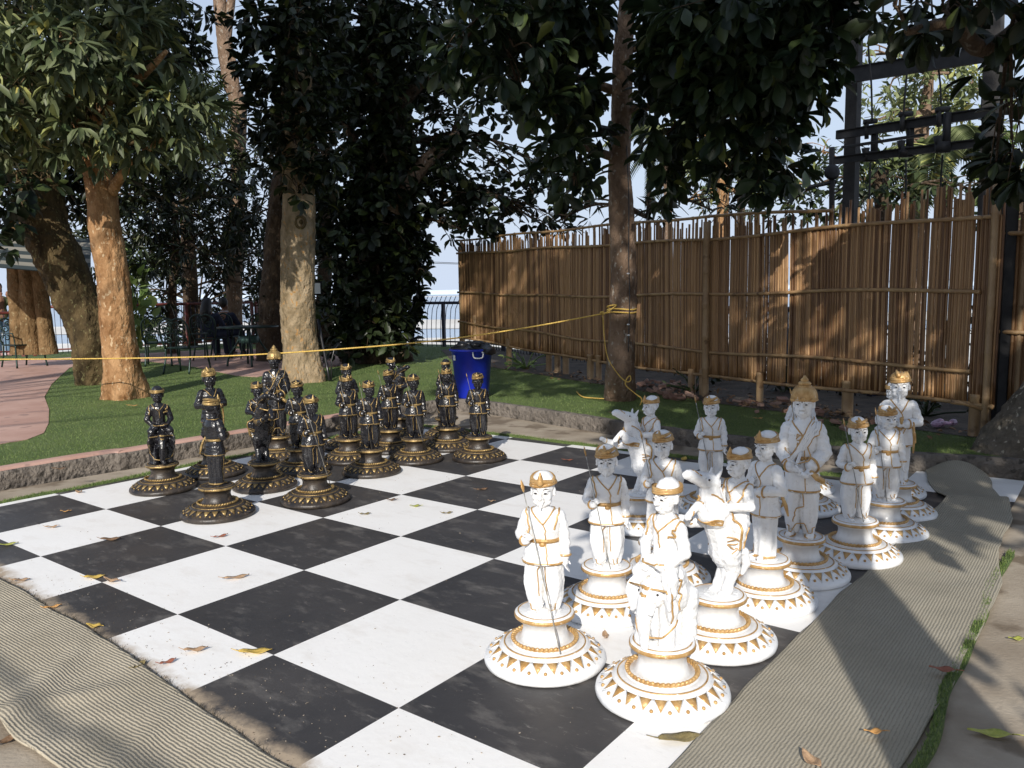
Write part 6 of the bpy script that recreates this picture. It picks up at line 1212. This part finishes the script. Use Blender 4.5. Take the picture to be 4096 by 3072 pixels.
for i, (x, y, _, rz, lb) in enumerate(CHL):
    c = ch0 if i == 0 else dup(ch0, cl); p = G(x, y, .146); c.location = p; c.rotation_euler = (0, 0, math.radians(rz)); tag(c, lb, 'chair', 'cast metal garden chairs')
def make_table(p, r, label):
    t = empty('garden_table', p, label, 'table', 'round cast metal tables'); m = MB(); m.lathe([(0, .70), (r*.97, .70), (r, .708), (r, .722), (r*.97, .73), (0, .73)], 40, cap=False); m.build('tabletop', MT['castiron'], t)
    for a in (.4, .4+PI/2, .4+PI, .4+1.5*PI):
        d = Vector((math.cos(a), math.sin(a), 0)); m = MB(); m.tube(interp([d*.12+Vector((0, 0, .70)), d*.16+Vector((0, 0, .55)), d*.22+Vector((0, 0, .40)), d*.36+Vector((0, 0, .18)), d*.40+Vector((0, 0, 0))], 5), [.02]*21, 6); m.build('leg', MT['castiron'], t)
    m = MB(); m.lathe([(.17, .42), (.18, .43), (.18, .54), (.17, .55)], 24, cap=False)
    m.build('apron', mat('verdigris', (.03, .07, .06), (.08, .15, .13), 30, .5, metal=.4), t); return t
make_table(G(540, 789, .146), .55, 'round cast metal table in front of the seated couple')
make_table(G(598, 760, .146), .5, 'second round table in deep shade behind the pale trunk')
# people
def person_std(name, label, loc, rz, build):
    t = empty(name, loc, label, 'person', None, rz); build(t); return t
def woman(t):
    P = MB(); T = Matrix.Translation((0, 0, 1.45-.43*1.95+.02)) @ Matrix.Rotation(.0, 4, 'Z') @ Matrix.Scale(1.95, 4)
    for k in (-1, 1): P.chain([(k*.09, 0, .05), (k*.09, 0, .45), (k*.09, 0, .85)], [.045, .055, .085]); P.chain([(k*.09, .02, .04), (k*.095, -.14, .03)], [.04, .03])
    P.chain([(0, 0, .9), (0, 0, 1.1), (0, 0, 1.28)], [.13, .11, .13]); P.chain([(0, 0, 1.3), (0, 0, 1.42)], [.055, .05]); P.chain([(-.16, 0, 1.30), (.16, 0, 1.30)], [.055, .055])
    for k in (-1, 1): P.chain([(k*.17, 0, 1.30), (k*.23, -.12, 1.12), (k*.10, -.24, 1.36)], [.05, .042, .03]); hand_prims(P, (k*.10, -.24, 1.36), (-k*.3, -.2, 1), (0, -1, .2), 3.2, .8)
    head_prims(P, T); b = remesh(P, .014, 2, 'body'); b.materials.append(MT['skin']); link('body', b, t)
    Q = MB(); Q.loft([(0, 0, .86, .17, .12), (0, 0, .95, .165, .12), (0, 0, 1.1, .135, .10), (0, 0, 1.25, .17, .11), (0, 0, 1.35, .17, .09), (0, 0, 1.39, .07, .06)])
    for k in (-1, 1): Q.chain([(k*.16, 0, 1.30), (k*.235, -.12, 1.12), (k*.17, -.18, 1.24)], [.065, .056, .048])
    b = remesh(Q, .016, 2, 'jacket'); b.materials.append(MT['olive']); link('jacket', b, t)
    Q = MB()
    for k in (-1, 1): Q.chain([(k*.09, .0, .10), (k*.09, 0, .45), (k*.085, 0, .85)], [.06, .072, .105])
    b = remesh(Q, .016, 2, 'jeans'); b.materials.append(MT['denim']); link('jeans', b, t)
    Q = MB(); Q.ell((0, .035, 1.60), (.095, .10, .11)); Q.chain([(0, .07, 1.58), (0, .10, 1.40), (0, .09, 1.22)], [.08, .07, .04]); b = remesh(Q, .014, 2, 'hair'); b.materials.append(MT['hair']); link('hair', b, t)
    for k in (-1, 1): Q = MB(); Q.chain([(k*.09, .03, .035), (k*.095, -.16, .03)], [.045, .038]); Q.build('shoe', MT['pink'], t)
person_std('person', 'person in olive jacket and blue jeans with raised hands at the left edge', G(9, 768, .146), .9, woman)
def seated(hair_long, shirt, stripe):
    def f(t):
        P = MB(); T = Matrix.Translation((0, 0, .98-.43*1.95+.03)) @ Matrix.Scale(1.95, 4)
        P.chain([(0, .05, .50), (0, .02, .75), (0, 0, .86)], [.14, .13, .14]); P.chain([(-.17, 0, .88), (.17, 0, .88)], [.06, .06]); P.chain([(0, 0, .9), (0, 0, 1.0)], [.055, .05])
        for k in (-1, 1):
            P.chain([(k*.10, 0, .50), (k*.12, -.42, .50), (k*.12, -.46, .08)], [.085, .065, .045]); P.chain([(k*.12, -.44, .05), (k*.12, -.60, .04)], [.04, .03])
            P.chain([(k*.19, 0, .88), (k*.25, -.10, .68), (k*.12, -.34, .68)], [.055, .045, .032]); hand_prims(P, (k*.12, -.34, .68), (-k*.3, -1, 0), (0, 0, 1), 3.2, .6)
        head_prims(P, T); b = remesh(P, .015, 2, 'body'); b.materials.append(MT['skin']); link('body', b, t)
        Q = MB(); Q.loft([(0, .05, .46, .17, .14), (0, .04, .6, .165, .14), (0, .02, .75, .17, .13), (0, 0, .90, .20, .10), (0, 0, .96, .08, .07)])
        for k in (-1, 1): Q.chain([(k*.18, 0, .88), (k*.255, -.10, .68), (k*.15, -.28, .68)], [.07, .058, .045])
        b = remesh(Q, .015, 2, 'shirt'); b.materials.append(MT[shirt]); link('shirt', b, t)
        if stripe:
            bv = bvh_of(b)
            m = MB()
            for i in range(9): s = .15+i*.08; c = Vector((.19, 0, .86)).lerp(Vector((.255, -.10, .68)), s); m.tube([snap(bv, c+Vector((.09*math.cos(w), .09*math.sin(w), .02*math.cos(w))), .003) for w in [2*PI*j/14 for j in range(14)]], .006, 5, closed=True)
            m.build('sleeve_stripes', MT['whitec'], t); m = MB(); m.tube([(.075*math.cos(w), .065*math.sin(w), .965) for w in [2*PI*j/16 for j in range(16)]], .014, 6, closed=True); m.build('collar', MT['whitec'], t)
        Q = MB(); 
        for k in (-1, 1): Q.chain([(k*.10, 0, .50), (k*.12, -.42, .50), (k*.12, -.46, .12)], [.10, .08, .065])
        b = remesh(Q, .018, 2, 'trousers'); b.materials.append(MT['navyc']); link('trousers', b, t)
        Q = MB(); Q.ell((0, .03, 1.16), (.095, .105, .12))
        if hair_long: Q.chain([(0, .06, 1.14), (0, .11, .98), (0, .12, .80)], [.10, .11, .08])
        b = remesh(Q, .015, 2, 'hair'); b.materials.append(MT['hair']); link('hair', b, t)
    return f
person_std('person', 'seated person with long dark hair seen from behind at the garden table', G(456, 776, .146), PI-.15, seated(True, 'navyc', False))
person_std('person', 'seated person in navy shirt with white striped sleeve, seen from behind', G(490, 770, .146), PI-.2, seated(False, 'navyc', True))
person_std('person', 'person in dark clothes sitting in deep shade next to the pale trunk', G(592, 765, .146), 2.0, seated(False, 'navyc', False))
# ---------------------------------------------------------------- fallen leaves
LC = dict(yellow=((.50, .33, .06), (.60, .42, .10)), tan=((.34, .21, .12), (.45, .30, .18)), brown=((.13, .075, .04), (.22, .13, .07)), olive=((.17, .13, .05), (.24, .19, .08)), red=((.22, .07, .04), (.32, .12, .07)), green=((.30, .32, .05), (.42, .42, .10)), orange=((.52, .26, .08), (.6, .34, .12)))
for k, (a, b) in LC.items(): MT['fl_'+k] = mat('fallen_leaf_'+k, a, b, 40, .6, bump=.3, bscale=80)
def fallen(x, y, c, ln, ang, curl, z, label):
    """leaf blade with midrib, lifted edges and stalk"""
    m = MB(); n = 9; vs = []; w = ln*random.uniform(.38, .52)
    for i in range(n):
        t = i/(n-1); hw = w*.5*math.sin(PI*min(1, t*1.02+.01))**.75*(1-.25*t); zc = curl*ln*(.10*(t-.5)**2*4-.02)
        for k in (-1, -.5, 0, .5, 1): vs.append((ln*(t-.5), hw*k, zc+curl*hw*.38*k*k+.004*math.sin(9*t+k)))
    z0 = min(v[2] for v in vs); vs = [(a, b, q-z0+.002) for a, b, q in vs]
    m.add(vs, [(i*5+k, i*5+5+k, i*5+6+k, i*5+1+k) for i in range(n-1) for k in range(4)])
    e = Vector(vs[2]); m.tube([e, e+Vector((-ln*.12, .004, .003)), e+Vector((-ln*.24, .012, .006))], [.0022, .0016, .0014], 5)
    o = m.build('fallen_leaf', MT['fl_'+c]); p = G(x, y, z); o.location = p; o.rotation_euler = (random.uniform(-.05, .05), random.uniform(-.05, .05), math.radians(ang)); s = o.modifiers.new('s', 'SOLIDIFY'); s.thickness = .0012
    tag(o, label, 'leaf', 'leaves fallen on board, matting and lawn')
BZ = .0125
FLV = [(15, 1178, 'green', .12, 20, .5, 'yellow-green leaf on the white square at the left edge'), (205, 1248, 'yellow', .10, 10, .4, 'yellow leaf at a square corner beside the curled tan leaf'), (240, 1257, 'tan', .10, 160, 1.2, 'curled tan leaf at a square corner beside the yellow leaf'),
 (46, 1255, 'tan', .08, 15, .5, 'narrow tan leaf on the leftmost white square by the matting'), (203, 1354, 'yellow', .075, 170, .6, 'yellow leaf on the dusty black square by the left matting'), (115, 1313, 'orange', .07, 30, .6, 'orange leaf half buried in sand at the left matting edge'),
 (303, 1440, 'olive', .07, 80, 1.1, 'olive brown curled leaf touching the left matting edge'), (364, 1433, 'red', .06, 40, 1.0, 'small reddish curled leaf on the front white square'), (424, 1407, 'tan', .09, 15, .9, 'tan leaf with long stalk above the small reddish leaf'), (552, 1410, 'yellow', .13, 8, .4, 'large golden leaf lying on the corner between four squares'),
 (512, 1249, 'tan', .12, 25, .5, 'long pinkish tan leaf alone on a white square in the middle'), (478, 1160, 'red', .08, 35, .7, 'thin reddish leaf before the nearest black pieces on white'), (114, 1140, 'tan', .075, 20, .9, 'small curled tan leaf on the second white square at left'), (240, 1168, 'brown', .11, 10, 1.0, 'brown curled leaf at the edge of a black square on the left'),
 (141, 1106, 'orange', .07, 175, .6, 'small orange leaf on the far left black square'), (170, 1064, 'tan', .08, 150, .8, 'tan leaf by the turf strip at the top left of the board'), (552, 1064, 'brown', .10, 175, .4, 'dark brown leaf beside the base of the black rider'), (790, 1111, 'olive', .065, 10, .3, 'olive oval leaf on the middle white square, left one of three'), (897, 1094, 'green', .075, 175, .3, 'yellow green leaf on the middle white square, upper one of three'),
 (967, 1109, 'olive', .065, 15, .3, 'olive oval leaf on the middle white square, right one of three'), (846, 1081, 'brown', .07, 172, .5, 'thin brown leaf on the line between white and black squares'), (1061, 1084, 'tan', .05, 160, .9, 'small pale leaf on the black square left of the sunlit spear bearer'), (1042, 1058, 'brown', .09, 30, .3, 'dark leaf barely visible on a black square in the middle'), (1228, 995, 'red', .08, 0, .6, 'reddish leaf on the far black square'), (1045, 964, 'orange', .10, 5, .5, 'orange-brown leaf on the far edge of the board near the turf'),
 (1308, 1375, 'tan', .07, 90, .9, 'tan lobed leaf between the two nearest white pedestals'), (1470, 1598, 'olive', .15, 12, .5, 'largest olive leaf on the white square by the right matting'), (1572, 1541, 'brown', .05, 20, 1.1, 'small brown leaf touching the pedestal of the elephant rider'), (1478, 995, 'yellow', .13, 70, 1.3, 'big upright golden leaf next to the lone white spear bearer at the back'), (1742, 1138, 'yellow', .07, 20, .6, 'small yellow leaf on the black square right of the white king base'), (1350, 955, 'tan', .05, 20, .5, 'tiny tan leaf near the far turf strip'), (1690, 1166, 'olive', .05, 60, .6, 'little olive leaf in shade behind the white king')]
for x, y, c, ln, a, cu, lb in FLV: fallen(x, y, c, ln, a, cu, BZ, lb)
for x, y, c, ln, a, cu, z, lb in [(1887, 1584, 'orange', .06, 175, .7, .035, 'orange leaf in the middle of the right matting'), (2036, 1450, 'red', .09, 160, .7, .035, 'dark red leaf near the outer edge of the right matting'), (1752, 1648, 'tan', .10, 100, 1.2, .035, 'tan leaf standing up on the right matting at the bottom'), (2138, 1588, 'green', .13, 165, .5, .004, 'yellow-green leaf on bare concrete at the bottom right'), (2195, 1382, 'green', .06, 170, .5, .004, 'small yellow-green leaf at the right edge'), (1882, 1132, 'brown', .04, 60, .8, .04, 'tiny dark leaf on the shaded part of the right matting'),
   (12, 1605, 'brown', .08, 60, 1.2, .004, 'curled brown leaf on concrete in the lower left corner'), (288, 877, 'orange', .12, 5, .4, .165, 'tan leaf on the lawn behind the leftmost black piece'), (130, 1014, 'brown', .09, 10, .6, .165, 'brown leaf on the lawn near the kerb at the left'), (686, 922, 'orange', .1, 10, .5, .165, 'small orange leaf on the lawn below the pale trunk'), (1330, 893, 'brown', .10, 5, .5, .165, 'brown leaf on the shaded lawn behind the rearing horse'), (1640, 905, 'orange', .08, 15, .6, .165, 'rusty leaf on the dark lawn before the fence posts'), (2045, 1240, 'brown', .05, 10, .8, .004, 'small brown leaf on concrete beyond the right matting')]: fallen(x, y, c, ln, a, cu, z, lb)
cam = bpy.data.objects.new('camera', bpy.data.cameras.new('camera')); sc.collection.objects.link(cam); sc.camera = cam
cam.data.sensor_width = 36; cam.data.lens = FP/4096*36; cam.data.clip_end = 6000
M3 = Matrix((_r, _u, -_f)).transposed(); cam.matrix_world = Matrix.Translation((0, 0, CH)) @ M3.to_4x4()
w = bpy.data.worlds.new('World'); sc.world = w; w.use_nodes = True
nt = w.node_tree; bg = nt.nodes['Background']; sky = nt.nodes.new('ShaderNodeTexSky'); sky.sky_type = 'NISHITA'; sky.sun_disc = False
sky.sun_elevation = SEL; sky.sun_rotation = math.radians(180)+SAZ; sky.air_density = 1.0; sky.dust_density = 1.5; sky.ozone_density = 1.2; sky.altitude = 50
geo = nt.nodes.new('ShaderNodeNewGeometry'); sx = nt.nodes.new('ShaderNodeSeparateXYZ'); nt.links.new(geo.outputs['Incoming'], sx.inputs[0])
mr = nt.nodes.new('ShaderNodeMapRange'); mr.inputs[1].default_value = -.02; mr.inputs[2].default_value = -.50; mr.inputs[3].default_value = 1.0; mr.inputs[4].default_value = .40; nt.links.new(sx.outputs['Z'], mr.inputs[0])
mx = nt.nodes.new('ShaderNodeMix'); mx.data_type = 'RGBA'; nt.links.new(mr.outputs[0], mx.inputs[0]); nt.links.new(sky.outputs[0], mx.inputs[6]); mx.inputs[7].default_value = (4.6, 5.3, 6.5, 1)
nt.links.new(mx.outputs[2], bg.inputs[0]); bg.inputs[1].default_value = .14
l = bpy.data.lights.new('sun', 'SUN'); l.energy = 5; l.angle = math.radians(.55); l.color = (1, .95, .87); lo = bpy.data.objects.new('sun', l); sc.collection.objects.link(lo)
lo.rotation_euler = SUN.to_track_quat('Z', 'Y').to_euler(); lo.location = SUN*20
sc.view_settings.view_transform = 'Standard'; sc.view_settings.look = 'None'; sc.view_settings.exposure = 0
sc.cycles.max_bounces = 6; sc.cycles.transparent_max_bounces = 4; sc.cycles.use_adaptive_sampling = True
sc.render.film_transparent = False
